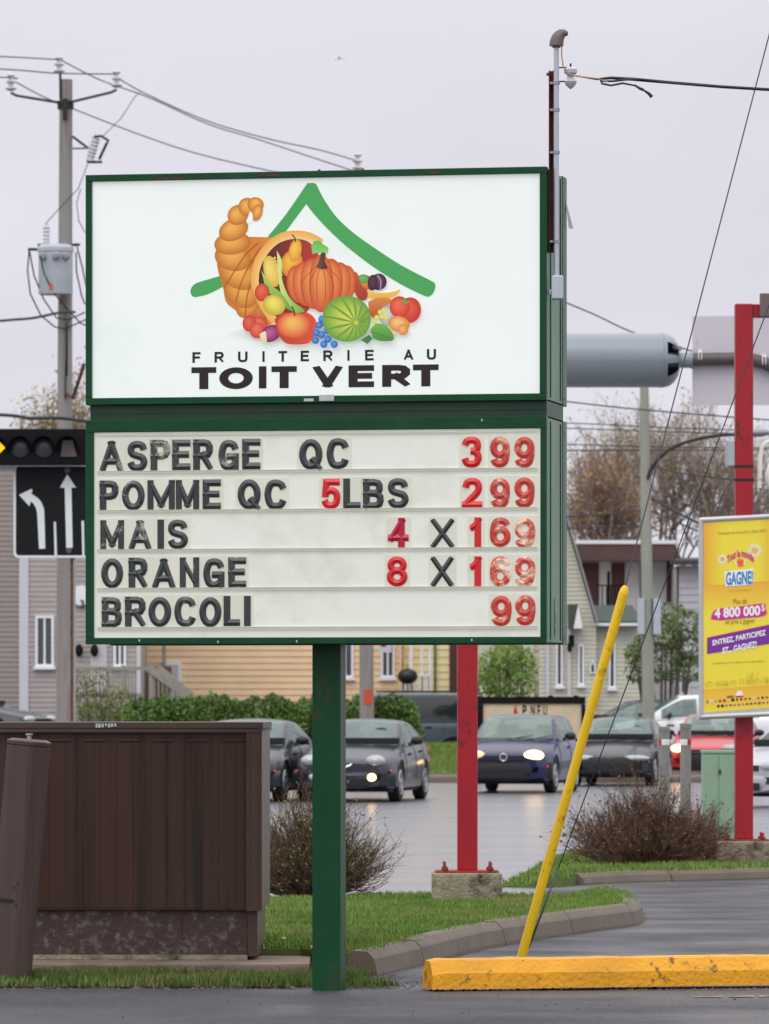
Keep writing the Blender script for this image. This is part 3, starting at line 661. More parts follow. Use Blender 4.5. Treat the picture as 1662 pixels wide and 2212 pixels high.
# far fruit on the right
E.blob(1065, 690, 44, 44, (240, 140, 60), (206, 96, 40)); E.blob(1052, 668, 34, 26, (120, 190, 90), (86, 150, 66))
E.blob(1140, 685, 46, 48, (116, 64, 86), (52, 24, 40), 10); E.blob(1105, 690, 28, 46, (96, 50, 70), (48, 22, 38), 5); E.stroke(cr([(1132, 645), (1152, 680), (1150, 730)]), 7, (186, 150, 190))
E.shape(cr([(1060, 735), (1150, 748), (1220, 742), (1262, 728), (1258, 748), (1215, 775), (1120, 782), (1062, 770)], 5), (250, 206, 90), (238, 178, 60))
E.shape(cr([(1080, 800), (1130, 778), (1195, 778), (1222, 800), (1185, 825), (1140, 880), (1105, 892), (1085, 850)], 5), (226, 140, 66), (190, 84, 46))
E.shape(cr([(1000, 625), (1020, 640), (1040, 700), (1075, 740), (1070, 785), (1030, 790), (1000, 740)], 5), (206, 88, 52), (160, 56, 40))
E.blob(1190, 880, 48, 60, (222, 226, 222), (160, 166, 160))
for x, y in ((1150, 860), (1130, 890), (1172, 850), (1115, 912), (1160, 885), (1185, 890)): E.blob(x, y, 15, 15, (244, 240, 130), (206, 206, 80), n=12)
E.blob(1320, 848, 64, 74, (242, 96, 66), (196, 44, 34), 8); E.blob(1262, 830, 58, 62, (246, 112, 76), (206, 54, 40), -6); E.shape([(1262, 792), (1282, 790), (1290, 772), (1300, 794), (1322, 800), (1298, 812)], (96, 168, 72))
E.shape(cr([(1222, 950), (1240, 938), (1262, 958), (1240, 985), (1218, 985)], 4), (250, 206, 150)); E.blob(1258, 928, 62, 46, (252, 206, 130), (222, 130, 60), 12); E.blob(1282, 960, 30, 32, (250, 190, 110), (222, 130, 66))
# pumpkin
for dx, rx in ((-135, 62), (135, 62), (-92, 74), (96, 74), (-48, 72), (50, 74), (0, 70)):
    E.blob(812 + dx, 695 + abs(dx) * .03, rx, 166 - abs(dx) * .42, (246, 160, 84), (204, 84, 42), dx * .05, hx=-.1, hy=-.35, sq=.95)
for dx in (-110, -65, -25, 25, 70, 112): E.stroke(cr([(812 + dx * .3, 600), (812 + dx, 690), (812 + dx * .85, 800)]), 4, (190, 72, 36))
E.shape(cr([(780, 600), (800, 565), (812, 520), (838, 525), (832, 565), (848, 605), (815, 614)], 4), (128, 84, 60), (66, 34, 28), 0)
# apple, melon, eggplant, berries, leaves
E.blob(455, 930, 52, 46, (238, 118, 84), (206, 56, 44), 30); E.blob(400, 925, 40, 48, (232, 104, 72), (200, 56, 44)); E.blob(445, 965, 42, 46, (240, 120, 90), (206, 60, 46), 20)
E.blob(525, 982, 62, 46, (206, 96, 150), (110, 26, 86), -30); E.shape(cr([(458, 988), (490, 970), (498, 1000), (498, 1040), (472, 1030)], 4), (246, 238, 200), (226, 214, 160))
E.shape(cr([(545, 900), (600, 862), (665, 880), (730, 862), (778, 900), (782, 960), (750, 1030), (690, 1046), (610, 1038), (562, 985)], 5), (196, 58, 40), (226, 84, 50), 0)
E.blob(655, 935, 96, 74, (252, 196, 96), (226, 88, 54), hx=-.1, hy=-.3); E.stroke(cr([(660, 882), (655, 850), (642, 826)]), 8, (84, 44, 30))
for x, y in ((800, 935), (838, 925), (785, 978), (815, 990), (850, 965), (780, 1022), (828, 1045), (852, 1015), (888, 1045), (818, 900)): E.blob(x, y, 21, 21, (92, 160, 232), (30, 92, 178), n=16)
E.shape(cr([(1095, 965), (1130, 925), (1190, 940), (1225, 985), (1225, 1022), (1160, 1026), (1110, 1010)], 5), (120, 188, 84), (72, 142, 56)); E.stroke([(1105, 975), (1215, 1010)], 4, (60, 128, 50))
E.shape([(1040, 1020), (1090, 990), (1108, 1012), (1080, 1044)], (66, 128, 60))
E.blob(960, 898, 140, 132, (226, 226, 90), (104, 160, 62), hx=.1, hy=-.05)
for a in range(0, 360, 24):
    ca, sa = cos(R(a)), sin(R(a)); p = (1015, 920); t = 1.0
    while (p[0] + ca * t - 960) ** 2 / 136 ** 2 + (p[1] + sa * t - 898) ** 2 / 128 ** 2 < 1: t += 3
    E.stroke([(p[0] + ca * 14, p[1] + sa * 14), (p[0] + ca * t * .5 + 4, p[1] + sa * t * .5), (p[0] + ca * t * .97, p[1] + sa * t * .97)], [4, 13, 7], (96, 152, 58), (128, 176, 66))
E.build('emblem', print_mat('emblem_ink', .44, .6), cu, world=False, fix=False)
# --- shop name
def face_fn(yl):
    def f(u, v, w): q = SG.at(u, v, yl); return (q[0], yl - w, q[1])
    return f
mb = MB(); yt = YF + .0185
for ch, x0, x1 in (('F', 68, 115), ('R', 195, 248), ('U', 330, 385), ('I', 470, 483), ('T', 562, 612), ('E', 690, 738), ('R', 820, 873), ('I', 958, 971), ('E', 1060, 1110), ('A', 1282, 1338), ('U', 1415, 1468)):
    yb = 1150 - (x0 - 68) * .0135
    a, b = Z3(x0, yb), Z3(x1, yb - 62)
    A0, A1 = SG.at(*a, yt), SG.at(*b, yt); block_letter(mb, ch, lambda u, v, w: (u, yt - w, v), A0[0], A1[0], A0[1], A1[1], (A1[1] - A0[1]) * .215, kx=1.08)
for ch, x0, x1 in (('T', 62, 205), ('O', 222, 415), ('I', 450, 493), ('T', 522, 668), ('V', 758, 932), ('E', 965, 1112), ('R', 1158, 1320), ('T', 1335, 1483)):
    yb = 1302 - (x0 - 62) * .0125 + (2 if ch == 'O' else 0)
    a, b = Z3(x0, yb), Z3(x1, yb - 128)
    A0, A1 = SG.at(*a, yt), SG.at(*b, yt); block_letter(mb, ch, lambda u, v, w: (u, yt - w, v), A0[0], A1[0], A0[1], A1[1], (A1[1] - A0[1]) * .265, kx=1.6)
mb.build('lettering', 'ink_brown', cu, world=False, fix=False)

# --- price board: tracks and letters
Z4 = lambda x, y: (171.8 + .6579 * x, 874.7 + .6579 * y)
mb = MB()
for y in (222, 350, 479, 606, 735):
    z = sz(Z4(0, y)[1], 250); mb.box(lfx0 + .02, lfx1 - .02, YF + .006, YF + .0195, z - .005, z + .006)
    mb.box(lfx0 + .02, lfx1 - .02, YF + .004, YF + .006, z + .006, z + .009)
z = sz(Z4(0, 100)[1], 250); mb.box(lfx0 + .02, lfx1 - .02, YF + .008, YF + .0195, z - .004, z + .003)
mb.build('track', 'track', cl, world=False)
BK, WN, RD, CRM, FD, GH = 'letter_black', 'letter_worn', 'letter_red', 'letter_crimson', 'letter_fade', 'letter_ghost'
rows = [
 (118, 215, [('A', 65, 143, WN), ('S', 155, 222, BK), ('P', 232, 297, WN), ('E', 303, 363, WN), ('R', 372, 437, BK), ('G', 455, 522, WN), ('E', 533, 593, WN), ('Q', 720, 797, BK), ('C', 810, 884, BK), ('3', 1253, 1320, RD), ('9', 1347, 1412, FD), ('9', 1427, 1493, FD)]),
 (250, 345, [('P', 65, 127, BK), ('O', 138, 213, WN), ('M', 222, 312, BK), ('M', 315, 392, BK), ('E', 403, 463, BK), ('Q', 518, 594, BK), ('C', 606, 679, BK), ('5', 793, 856, RD), ('L', 865, 922, BK), ('B', 930, 998, BK), ('S', 1010, 1080, BK), ('2', 1255, 1322, RD), ('9', 1347, 1412, FD), ('9', 1427, 1493, FD)]),
 (380, 473, [('M', 67, 145, WN), ('A', 160, 235, WN), ('I', 254, 277, BK), ('S', 288, 355, BK), ('4', 1012, 1080, CRM), ('X', 1152, 1230, BK), ('1', 1280, 1322, RD), ('6', 1347, 1415, FD), ('9', 1427, 1495, GH)]),
 (505, 600, [('O', 70, 142, BK), ('R', 160, 222, BK), ('A', 237, 314, BK), ('N', 328, 392, WN), ('G', 405, 475, BK), ('E', 487, 546, WN), ('8', 1008, 1076, RD), ('X', 1152, 1228, BK), ('1', 1280, 1322, RD), ('6', 1347, 1415, GH), ('9', 1427, 1495, GH)]),
 (632, 727, [('B', 72, 138, WN), ('R', 148, 216, BK), ('O', 225, 300, BK), ('C', 310, 382, WN), ('O', 392, 465, BK), ('L', 472, 526, BK), ('I', 538, 562, BK), ('9', 1350, 1418, FD), ('9', 1430, 1496, FD)])]
for y0, y1, ls in rows:
    zt, zb = sz(Z4(0, y0)[1], 250), sz(Z4(0, y1)[1], 250)
    for ch, a, b, m in ls:
        la = SG.at(Z4(a, 0)[0], 1100, YF)[0]; lb = SG.at(Z4(b, 0)[0], 1100, YF)[0]
        mb = MB(); d = rnd.uniform(-.003, .003)
        mb.box(la - .012, lb + .012, YF + .0145, YF + .0175, zb - .012, zt + .012, 1)
        fn = lambda u, v, w: (u, YF + .0140 - w, v)
        block_letter(mb, ch, fn, la, lb, zb + d - .003, zt + d + .003, (zt - zb) * (.238 if ch not in 'MN' else .215), ridge=.0075, wall=.003)
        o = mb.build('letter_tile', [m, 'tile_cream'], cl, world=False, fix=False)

# ------------------------------------------------------------------ service mast on the right end of the sign
bx = xR + .03
base = SG.tow((bx, -.27, 0)); mz = sz(600)
mast = thing('service_mast', 'rusty channel and grey conduit mast with hooded top on the sign\'s right end', 'conduit mast', (base.x, base.y, mz))
MX = lambda x: px(x, base.y)
MZ = lambda y: pz(y, base.y)
mb = MB(); x0, x1 = MX(1186), MX(1197); zt = MZ(152)
mb.box(x0, x1, base.y + .03, base.y + .036, MZ(545), zt); mb.box(x0, x0 + .005, base.y - .005, base.y + .03, MZ(545), zt); mb.box(x1 - .005, x1, base.y - .005, base.y + .03, MZ(545), zt)
mb.box(x0 - .012, x0, base.y + .0, base.y + .02, MZ(163), MZ(157)); mb.build('channel', 'rust', mast)
cxm = MX(1202); mb = MB(); mb.tube([(cxm, base.y - .02, MZ(600)), (cxm, base.y - .02, MZ(98))], .014, 14); con = mb.build('conduit', 'conduit', mast)
for y in (180, 238, 522, 330):
    mb = MB(); mb.tube([(cxm, base.y - .02, MZ(y) - .008), (cxm, base.y - .02, MZ(y) + .008)], .019, 12); mb.box(cxm - .035, cxm - .015, base.y - .02, base.y + .03, MZ(y) - .006, MZ(y) + .006); mb.build('strap', 'galv', con)
mb = MB()                                                       # weatherhead: tilted hood
hc = Vector((cxm + .012, base.y - .02, MZ(90)))
rings = []
for t in range(9):
    a = pi * t / 8 * .62; rr = .03 * cos(a * .75) + .008
    c = Vector((cxm, base.y - .02, MZ(100))) + Vector((.045 * (1 - cos(a)), 0, .07 * sin(a)))
    rings.append([c + Vector((rr * cos(2 * pi * k / 14) * cos(a * .8), rr * sin(2 * pi * k / 14), -rr * cos(2 * pi * k / 14) * sin(a * .8) * 1.0)) for k in range(14)])
mb.loft(rings); mb.tube([(cxm, base.y - .02, MZ(104)), (cxm, base.y - .02, MZ(97))], .022, 12); mb.build('weatherhead', 'weatherhead', mast)
mb = MB(); mb.box(MX(1193), MX(1215), base.y - .05, base.y + .01, MZ(648), MZ(596)); mb.box(MX(1193) - .004, MX(1215) + .004, base.y - .056, base.y - .05, MZ(646), MZ(598)); mb.lathe([(.012, 0), (.012, .03)], (MX(1189), base.y - .03, MZ(638)), n=8); mb.build('junction_box', 'conduit', mast, bevel=.003)
ix = MX(1233); iy = base.y
mb = MB(); mb.lathe([(.012, MZ(190)), (.026, MZ(184)), (.034, MZ(176)), (.02, MZ(170)), (.018, MZ(166)), (.02, MZ(162)), (.034, MZ(158)), (.036, MZ(150)), (.02, MZ(145))], (ix, iy, 0), n=14)
ins = mb.build('insulator', 'porcelain', mast)
mb = MB(); mb.tube([(ix, iy, MZ(192)), (ix, iy, MZ(137))], .006, 6); mb.tube([(cxm, iy, MZ(146)), (ix, iy, MZ(146))], .004, 5); mb.tube([(cxm, iy, MZ(176)), (ix, iy, MZ(176))], .004, 5); mb.build('bracket', 'dark_iron', ins)
mb = MB(); mb.tube([Vector(p) for p in ((MX(1214), iy - .03, MZ(92)), (MX(1213), iy - .03, MZ(120)), (MX(1217), iy - .03, MZ(146)), (MX(1226), iy - .03, MZ(160)), (MX(1245), iy - .03, MZ(166)), (MX(1290), iy - .03, MZ(171)), (MX(1312), iy - .02, MZ(178)))], .004, 6); mb.build('lead_wire', 'tan_cable', mast)
# overhead cable to the mast
mb = MB(); yy = iy
main = [(1240, 163), (1290, 171), (1320, 168), (1370, 171), (1450, 178), (1560, 187), (1662, 193), (1900, 200), (7000, 150)]
mb.tube([(MX(x), yy + .002 * i, MZ(y)) for i, (x, y) in enumerate(main)], [.004, .006, .009, .010, .009, .009, .009, .009, .009], 6)
mb.tube([(MX(x), yy - .015, MZ(y)) for x, y in ((1300, 176), (1325, 176), (1350, 173), (1385, 172), (1450, 180), (1560, 188), (1662, 194), (1900, 201), (7000, 151))], .006, 6)
mb.tube([(MX(x), yy - .03, MZ(y)) for x, y in ((1296, 172), (1300, 182), (1320, 186), (1345, 181), (1370, 186), (1390, 196), (1402, 204), (1408, 211))], [.004, .006, .006, .006, .005, .005, .009, .011], 6)
mb.tube([(MX(x), yy - .02, MZ(y)) for x, y in ((1370, 184), (1382, 192), (1390, 195))], [.005, .008, .009], 6)
tag(mb.build('overhead_cable', 'black_cable', loc=(MX(1240), yy, MZ(163))), 'twisted black overhead cable with taped ends tied to the service mast insulator', 'cable')

# ------------------------------------------------------------------ yellow parking stop
A, B = G(934, 2147), G(1662, 2137)
d = (B - A).normalized(); nn_ = Vector((-d.y, d.x, 0)); Lb = 2.44
mb = MB(); h = .185
prof = [(0, 0), (.004, h * .58), (.045, h - .008), (.06, h), (.17, h), (.185, h - .008), (.225, h * .58), (.23, 0)]
rings = []
N = 40
for i in range(N + 1):
    t = i / N; ins = .012 if i in (0, N) else 0
    rings.append([A + d * (t * Lb + (.006 if i == 0 else -.006 if i == N else 0)) + nn_ * (x * (1 - ins * 0) + (ins if x < .1 else -ins)) + Vector((0, 0, max(.012, z - ins) + (mnoise.noise(Vector((t * 30, x * 20, z * 20))) * .005 if z > .01 else .012))) for x, z in prof])
mb.loft(rings, True, True, 0, False)
tag(mb.build('parking_stop', 'paint_yellow', loc=A), 'long chipped yellow concrete parking stop at the edge of the lot', 'parking stop')

# ------------------------------------------------------------------ guy wires with yellow guard
YG = 33.0
gx = lambda x: px(x, YG)
anchor = Vector((px(1122, YG), YG, .01))
far_x = anchor.x + 3.9
top = P(1352, 1265, YG); dv = (top - anchor).normalized()
mb = MB(); pts = [anchor, top - dv * .03, top]
mb.tube([anchor, top - dv * .05], .0285, 16); mb.tube([top - dv * .05, top - dv * .02, top], [.0285, .024, .012], 16)
tag(mb.build('guy_guard', 'pipe_yellow', loc=anchor), 'slanted bright yellow plastic guard sleeve on a guy wire behind the parking stop', 'wire guard')
for i, (p, q) in enumerate((((1352, 1265), (1662, 75)), ((1145, 2040), (1650, 690)))):
    a = P(*p, YG); b = P(*q, YG); dd = (b - a) / (b.x - a.x)
    s = anchor + Vector((.02 + .02 * i, -.01, 0)) if i == 0 else a + dd * (anchor.x + .055 - a.x)
    en = a + dd * (far_x - a.x); mb = MB(); mb.tube([s, a, en] if i == 0 else [s, en], .0045 if i == 0 else .004, 6)
    if i == 1: mb.tube([s, s + dd.normalized() * .5], .007, 6)
    tag(mb.build('guy_wire', 'steel_wire', loc=s), ['long steel guy wire running up out of the yellow guard sleeve', 'lower steel guy wire rising beside the yellow guard, past the poster'][i], 'guy wire')

# ------------------------------------------------------------------ brown electrical cabinet, slab and leaning post
YC = 32.0
cl_ = Vector((px(556, YC), YC, .085)); rot = -R(1.2)
cab = thing('electrical_cabinet', 'big dark brown ribbed steel electrical cabinet with rain streaks on a peeling base', 'electrical cabinet', cl_, rot)
Wd, Dp = 2.3, 1.15
zt, zb_ = pz(1560, YC) - .085, pz(1966, YC) - .085
mb = MB(); mb.box(-Wd, 0, .0, Dp, zb_, zt - .035, 0)
x = -Wd + .02; i = 0
while x < -.085:                                               # ribbed front sheets
    w_ = min(.098, -.07 - x); mb.box(x + .0006, x + w_ - .0006, -.0022 - .0006 * (i % 2), -.0003, zb_ + .012, zt - .115, 0); x += w_; i += 1
mb.build('housing', 'cab_brown', cab, world=False, bevel=.003, seg=1)
mb = MB(); mb.box(-.062, .028, -.024, .03, zb_ - .006, zt - .036, 0); mb.box(-.045, -.038, -.028, -.024, zb_ + .02, zt - .06, 0); mb.box(.005, .012, -.028, -.024, zb_ + .02, zt - .06, 0); mb.box(.0005, .026, .06, Dp, zb_ + .01, zt - .05, 0)
mb.build('corner_trim', 'cab_trim', cab, world=False, bevel=.005)
mb = MB(); mb.box(-Wd - .02, .035, -.032, Dp + .03, zt - .035, zt, 0); mb.box(-Wd - .01, .03, -.028, -.0, zt - .06, zt - .036, 0)
for x in [-Wd + .1 + k * .2 for k in range(11)]: mb.box(x, x + .12, -.0115, -.0005, zt - .108, zt - .102, 0)
mb.build('lid', 'cab_cap', cab, world=False, bevel=.006)
mb = MB()
for k in range(7): mb.box(-.93 + k * .018 + rnd.uniform(-.004, .004), -.93 + k * .018 + .012, -.036, -.03, zt - .022 - rnd.random() * .012, zt - .008, 0)
mb.build('torn_sticker', 'patch_pale', cab, world=False)
mb = MB(); mb.box(-Wd + .02, -.055, .035, Dp - .05, .29, zb_ - .001, 0); mb.box(-Wd + .01, -.05, .02, .03, .285, .292, 0)
for k in range(3): mb.box(-.36, -.06 - .2 * (k % 2), .03, .0349, .355 - k * .024, .36 - k * .024, 0)
mb.build('vent_rail', 'cab_dark', cab, world=False)
mb = MB(); mb.box(-Wd + .02, -.055, .03, Dp - .06, .015, .288, 0); mb.box(-.055, -.0, .022, Dp - .05, .02, zb_ - .008, 1); mb.box(-.44, -.434, .026, .03, .02, .28, 2); mb.box(-Wd + .01, -.056, .022, .0299, .0, .032, 3)
for q in (.355, .31, .22): mb.lathe([(.008, 0), (.008, -.006)], (-.028, .022, q), 'y', 8, 1)
mb.build('base', ['plinth_paint', 'cab_trim', 'cab_dark', 'block_concrete'], cab, world=False, bevel=.003, seg=1)
sl0, sl1 = G(560, 2104, .0), G(668, 2090, .09)
mb = MB(); mb.box(-3.4, px(668, 31.7), 31.55, 33.5, 0, .085); tag(mb.build('concrete_slab', 'slab_concrete', loc=(-1.8, 32, 0), bevel=.012), 'stained low concrete slab under the brown electrical cabinet', 'slab')
YL = 30.95
bpos = G(14, 2102); bpos = Vector((px(16, YL), YL, .03))
lp = thing('leaning_post', 'tilted brown boxed post with capped top in front of the brown cabinet', 'post', bpos)
tp = P(60, 1600, YL); axis = tp - Vector((bpos.x, YL, 0)); tl = axis.length; axis.normalize()
sxv = Vector((axis.z, 0, -axis.x)); syv = Vector((0, 1, 0)); hw = 46 / sc_at(YL)
def ringp(c, s=1): return [c + sxv * hw * a * s + syv * hw * b * s for a, b in ((-1, -.35), (-.7, -.62), (.12, -.95), (.30, -.95), (.85, -.7), (1, -.45), (1, .6), (-1, .6))]
mb = MB(); b0 = Vector((bpos.x, YL, -.1)); 
mb.loft([ringp(b0 + axis * t) for t in (0, tl * .4, tl + .07)], True, True, 0, False); body = mb.build('body', 'post_brown', lp, bevel=.004)
mb = MB(); c = b0 + axis * (tl + .075); mb.loft([ringp(c, 1.02), ringp(c + axis * .022, 1.02), ringp(c + axis * .034, .8)], True, True, 0, False); mb.build('cap', 'cab_trim', lp, bevel=.003)
mb = MB(); mb.lathe([(.012, 0), (.012, .022), (.02, .026), (.02, .036)], tuple(c + axis * .03), n=10); mb.build('cap_bolt', 'bolt', lp)
mb = MB()
for s_, u in ((.42, .02), (.40, -.12), (.33, .02)):
    q = b0 + axis * (tl * s_ + .1) + sxv * hw * (u + .05) + syv * hw * -1.0; mb.lathe([(.006, 0), (.006, -.006), (.003, -.008)], tuple(q), 'y', 10)
q = b0 + axis * (tl * .42); mb.obox(q + sxv * hw * -.45 - syv * hw * .8, sxv * hw * .4 - syv * hw * .13, syv * .004, axis * .006); mb.build_each('bolt', 'dark_iron', lp)

# ------------------------------------------------------------------ red sign posts
def red_post(x, Y, w, zt, label, header=None, z0=.12):
    t = thing('red_sign_post', label, 'post', (px(x, Y), Y, z0 - .02))
    X = px(x, Y)
    mb = MB(); mb.box(X - .26, X + .25, Y - .25, Y + .25, -.02, z0 + .215); mb.build('concrete_footing', 'block_concrete', t, bevel=.018)
    zf = z0 + .215
    mb = MB(); mb.box(X - .235, X + .225, Y - .2, Y + .2, zf + .001, zf + .014); pl = mb.build('base_plate', 'red_rust', t, bevel=.003)
    for sx_ in (-.165, .165):
        for sy in (-.15, .15): mb = MB(); mb.tube([(X + sx_, Y + sy, zf + .014), (X + sx_ * 1.02, Y + sy, zf + .075)], .011, 8); mb.lathe([(.024, zf + .0145), (.024, zf + .036)], (X + sx_, Y + sy, 0), n=6); mb.build('anchor_bolt', 'red_rust', pl)
    mb = MB(); mb.box(X - w / 2, X + w / 2, Y - w / 2, Y + w / 2, zf + .012, zt); p = mb.build('upright', 'red_paint', t, bevel=.012)
    return t, p, X
rp1, up1, X1 = red_post(1010, 40.6, .148, 3.35, 'left red steel post on a concrete footing, rising behind the green sign')
mb = MB(); mb.box(X1 - .16, X1 + .16, 40.5, 40.7, 3.352, 3.37); mb.build('top_plate', 'red_paint', rp1)
YR = 51.0; ZR = lambda y: pz(y, YR); XR_ = lambda x: px(x, YR)
rp2, up2, X2 = red_post(1607, YR, .165, ZR(657), 'right red steel post with crossarm, carrying the yellow poster', z0=.1)
mb = MB(); mb.box(X2 + .0835, X2 + 2.6, YR - .075, YR + .075, ZR(686), ZR(658)); mb.build('crossarm', 'red_paint', rp2, bevel=.008)
mb = MB(); mb.box(X2 + .14, X2 + 2.4, YR - .16, YR - .0765, ZR(686), ZR(636)); mb.build('light_box', 'brown_grey', rp2, bevel=.008)
mb = MB(); mb.box(XR_(1570), XR_(1587), YR - .06, YR + .06, ZR(1006), ZR(953)); mb.box(XR_(1570) - .006, XR_(1570), YR - .07, YR + .07, ZR(1008), ZR(951)); mb.build('control_box', 'xfmr_grey', rp2, bevel=.006)
for y in (1008, 1037):
    mb = MB(); z = ZR(y); w = .165 / 2 + .004; mb.box(X2 - w, X2 + w, YR - w, YR + w, z - .012, z + .012); mb.build('band_clamp', 'cab_dark', rp2)
mb = MB(); lampx = [(1641, 1035), (1642, 985), (1646, 966), (1656, 956), (1675, 950), (1700, 955)]
mb.tube([(XR_(x), YR - .03, ZR(y)) for x, y in lampx], .022, 10); mb.box(XR_(1636), XR_(1645), YR - .04, YR - .01, ZR(1055), ZR(985)); mb.ball((XR_(1690), YR - .03, ZR(1030)), .16, .16, .2)
mb.tube([(XR_(1700), YR - .03, ZR(955)), (XR_(1697), YR - .03, ZR(1000))], .022, 8)
mb.build('gooseneck_lamp', 'lamp_white', rp2)

# ------------------------------------------------------------------ yellow lottery poster
YPO = YR - .2; PR = -R(12)
PX0 = Vector((px(1600, YPO), YPO, 0)); PF = Frame(PX0, PR)
zt_, zb2 = pz(1119, YPO), pz(1545, YPO)
po = thing('poster_frame', 'tall yellow lottery poster in a rounded silver frame on the right red post', 'poster', (PX0.x, YPO, zb2), PR)
lx0 = PF.at(1515, 1300, 0)[0]; lx1 = -lx0 * 1.02; hh = zt_ - zb2; tilt = .045
def PW(u, v, w=0): return (u, w, v + u * tilt)                 # the panel hangs slightly tilted
fw = .036
def pbar(mb, a, b, r):
    mb.tube([PW(*a), PW(*b)], r, 12)
mb = MB()
for a, b in (((lx0, 0), (lx1, 0)), ((lx0, hh), (lx1, hh)), ((lx0, 0), (lx0, hh)), ((lx1, 0), (lx1, hh))): pbar(mb, a, b, .024)
for a in ((lx0, 0), (lx0, hh), (lx1, 0), (lx1, hh)): mb.ball(PW(*a), .0245)
mb.build('frame', 'alu_frame', po, world=False)
mb = MB(); mb.prism([PW(lx0, 0, -.005), PW(lx1, 0, -.005), PW(lx1, hh, -.005), PW(lx0, hh, -.005)], (0, .03, 0)); mb.build('backing_board', 'alu_frame', po, world=False)
mb = MB()
for v in (hh * .12, hh * .9): mb.box(-.1, .12, .026, .115, v - .03, v + .03)
mb.build('bracket', 'red_rust', po, world=False)
class Sheet(Print):
    def w(s, x, y):
        u, v = PF.at(x, y, 0); return (u, -.0058 - .00035 * s.lay, v - zb2)
S = Sheet()
def sq(pts, c0, c1=None, ang=90, up=True): S.shape(pts, c0, c1, ang, up)
YE0, YE1, ORG_ = (250, 226, 60), (246, 214, 40), (240, 160, 44)
def row(y, x): return y - (x - 1515) * .075
def quad(x0, x1, y0, y1): return [(x0, row(y0, x0)), (x1, row(y0, x1)), (x1, row(y1, x1)), (x0, row(y1, x0))]
xa, xb = 1519, 1682
sq(quad(xa, xb, 1130, 1266), (250, 228, 70)); S.lay = 2
sq(quad(xa, xa + 44, 1130, 1266), (244, 178, 56), (250, 228, 70), 0, False); sq(quad(xb - 44, xb, 1130, 1266), (250, 228, 70), (244, 178, 56), 0, False)
S.lay = 0; sq(quad(xa, xb, 1266, 1330), (245, 180, 60), (250, 230, 74), 90, False); sq(quad(xa, xb, 1330, 1490), (250, 230, 76), (249, 228, 66), 90, False); sq(quad(xa, xb, 1490, 1540), (245, 184, 60), (250, 228, 74), 90, False)
S.lay = 3
def burst(x, y, r):
    for k in range(26):
        a = 2 * pi * k / 26; S.stroke([(x + cos(a) * r * .25, y + sin(a) * r * .25), (x + cos(a) * r * .6, y + sin(a) * r * .6), (x + cos(a) * r * (.85 + .15 * (k % 2)), y + sin(a) * r * (.85 + .15 * (k % 2)))], [1.2, 1.8, 1.0], (255, 244, 214)); S.lay -= 1
    S.blob(x, y, r * .4, r * .4, (248, 196, 90), (252, 214, 110), hx=0, hy=0)
burst(1631, 1189, 17); S.lay = 3; burst(1561, 1208, 11)
S.lay = 6; S.blob(1600, 1216, 9, 9, (240, 90, 60), (246, 150, 70), hx=0, hy=0); S.stroke([(1588, 1210), (1593, 1222)], 3, (255, 240, 200)); S.stroke([(1612, 1208), (1607, 1220)], 3, (255, 240, 200))
S.lay = 8; sq([(1566, 1236), (1578, 1233), (1628, 1228), (1628, 1262), (1600, 1265), (1568, 1267)], (250, 250, 250))
S.lay = 8; sq(cr([(1536, 1338), (1541, 1322), (1556, 1314), (1600, 1310), (1650, 1303), (1654, 1312), (1653, 1330), (1600, 1336), (1560, 1340)], 3), (214, 44, 150), None)
S.lay = 8; sq([(1528, 1379), (1690, 1345), (1690, 1386), (1528, 1413)], (128, 48, 160)); sq([(1528, 1377), (1690, 1343), (1690, 1346), (1528, 1380)], (206, 60, 150), up=False)
S.lay = 8                                                       # pencil fairground along the bottom, sponsor strip
rl = random.Random(3)
for k in range(46):
    x = rl.uniform(1522, 1678); hgt = rl.uniform(4, 15) * (1.9 if 1600 < x < 1640 else 1); y = row(1486, x)
    S.stroke([(x, y), (x + rl.uniform(-4, 4), y - hgt * .6), (x + rl.uniform(-6, 6), y - hgt)], 1.0, (226, 200, 62)); S.lay = 8
for k in range(9):
    x = 1530 + k * 17; y = row(1484, x); S.stroke([(x, y), (x, y - 9), (x + 9, y - 9.5), (x + 9, y - .5)], 1.0, (222, 196, 62)); S.lay = 8
cols = [(70, 50, 40), (206, 60, 60), (40, 40, 44), (236, 220, 200), (120, 130, 190), (220, 90, 90), (160, 80, 120), (60, 90, 150)]
for y, a, b, n_ in ((1517, 1524, 1680, 17), (1528, 1548, 1672, 14)):
    for k in range(n_):
        x = a + (b - a) * (k + .5) / n_; w_ = rl.uniform(1.6, 3.6); h_ = rl.uniform(1.6, 3.2); yy = row(y, x); sq([(x - w_, yy - h_), (x + w_, yy - h_), (x + w_, yy + h_), (x - w_, yy + h_)], cols[rl.randrange(8)]); S.lay = 8
S.shape([(1590, 1500), (1594, 1493), (1602, 1492), (1606, 1499), (1606, 1505), (1590, 1506)], (250, 250, 250)); S.shape([(1590, 1503), (1606, 1502), (1606, 1505.5), (1590, 1506.5)], (214, 50, 100))
S.build('printed_sheet', print_mat('poster_ink', 0, 1.0), po, world=False, fix=False)
def inkmat(n_, c): mat(n_, c, .5, var=.03); return n_
pm = ['ink_magenta', 'ink_blue', 'ink_white', 'ink_grey', 'ink_dark']
for a, b in zip(pm, ((206, 36, 140), (24, 140, 200), (250, 250, 250), (150, 124, 40), (60, 44, 34))): inkmat(a, b)
mb = MB()
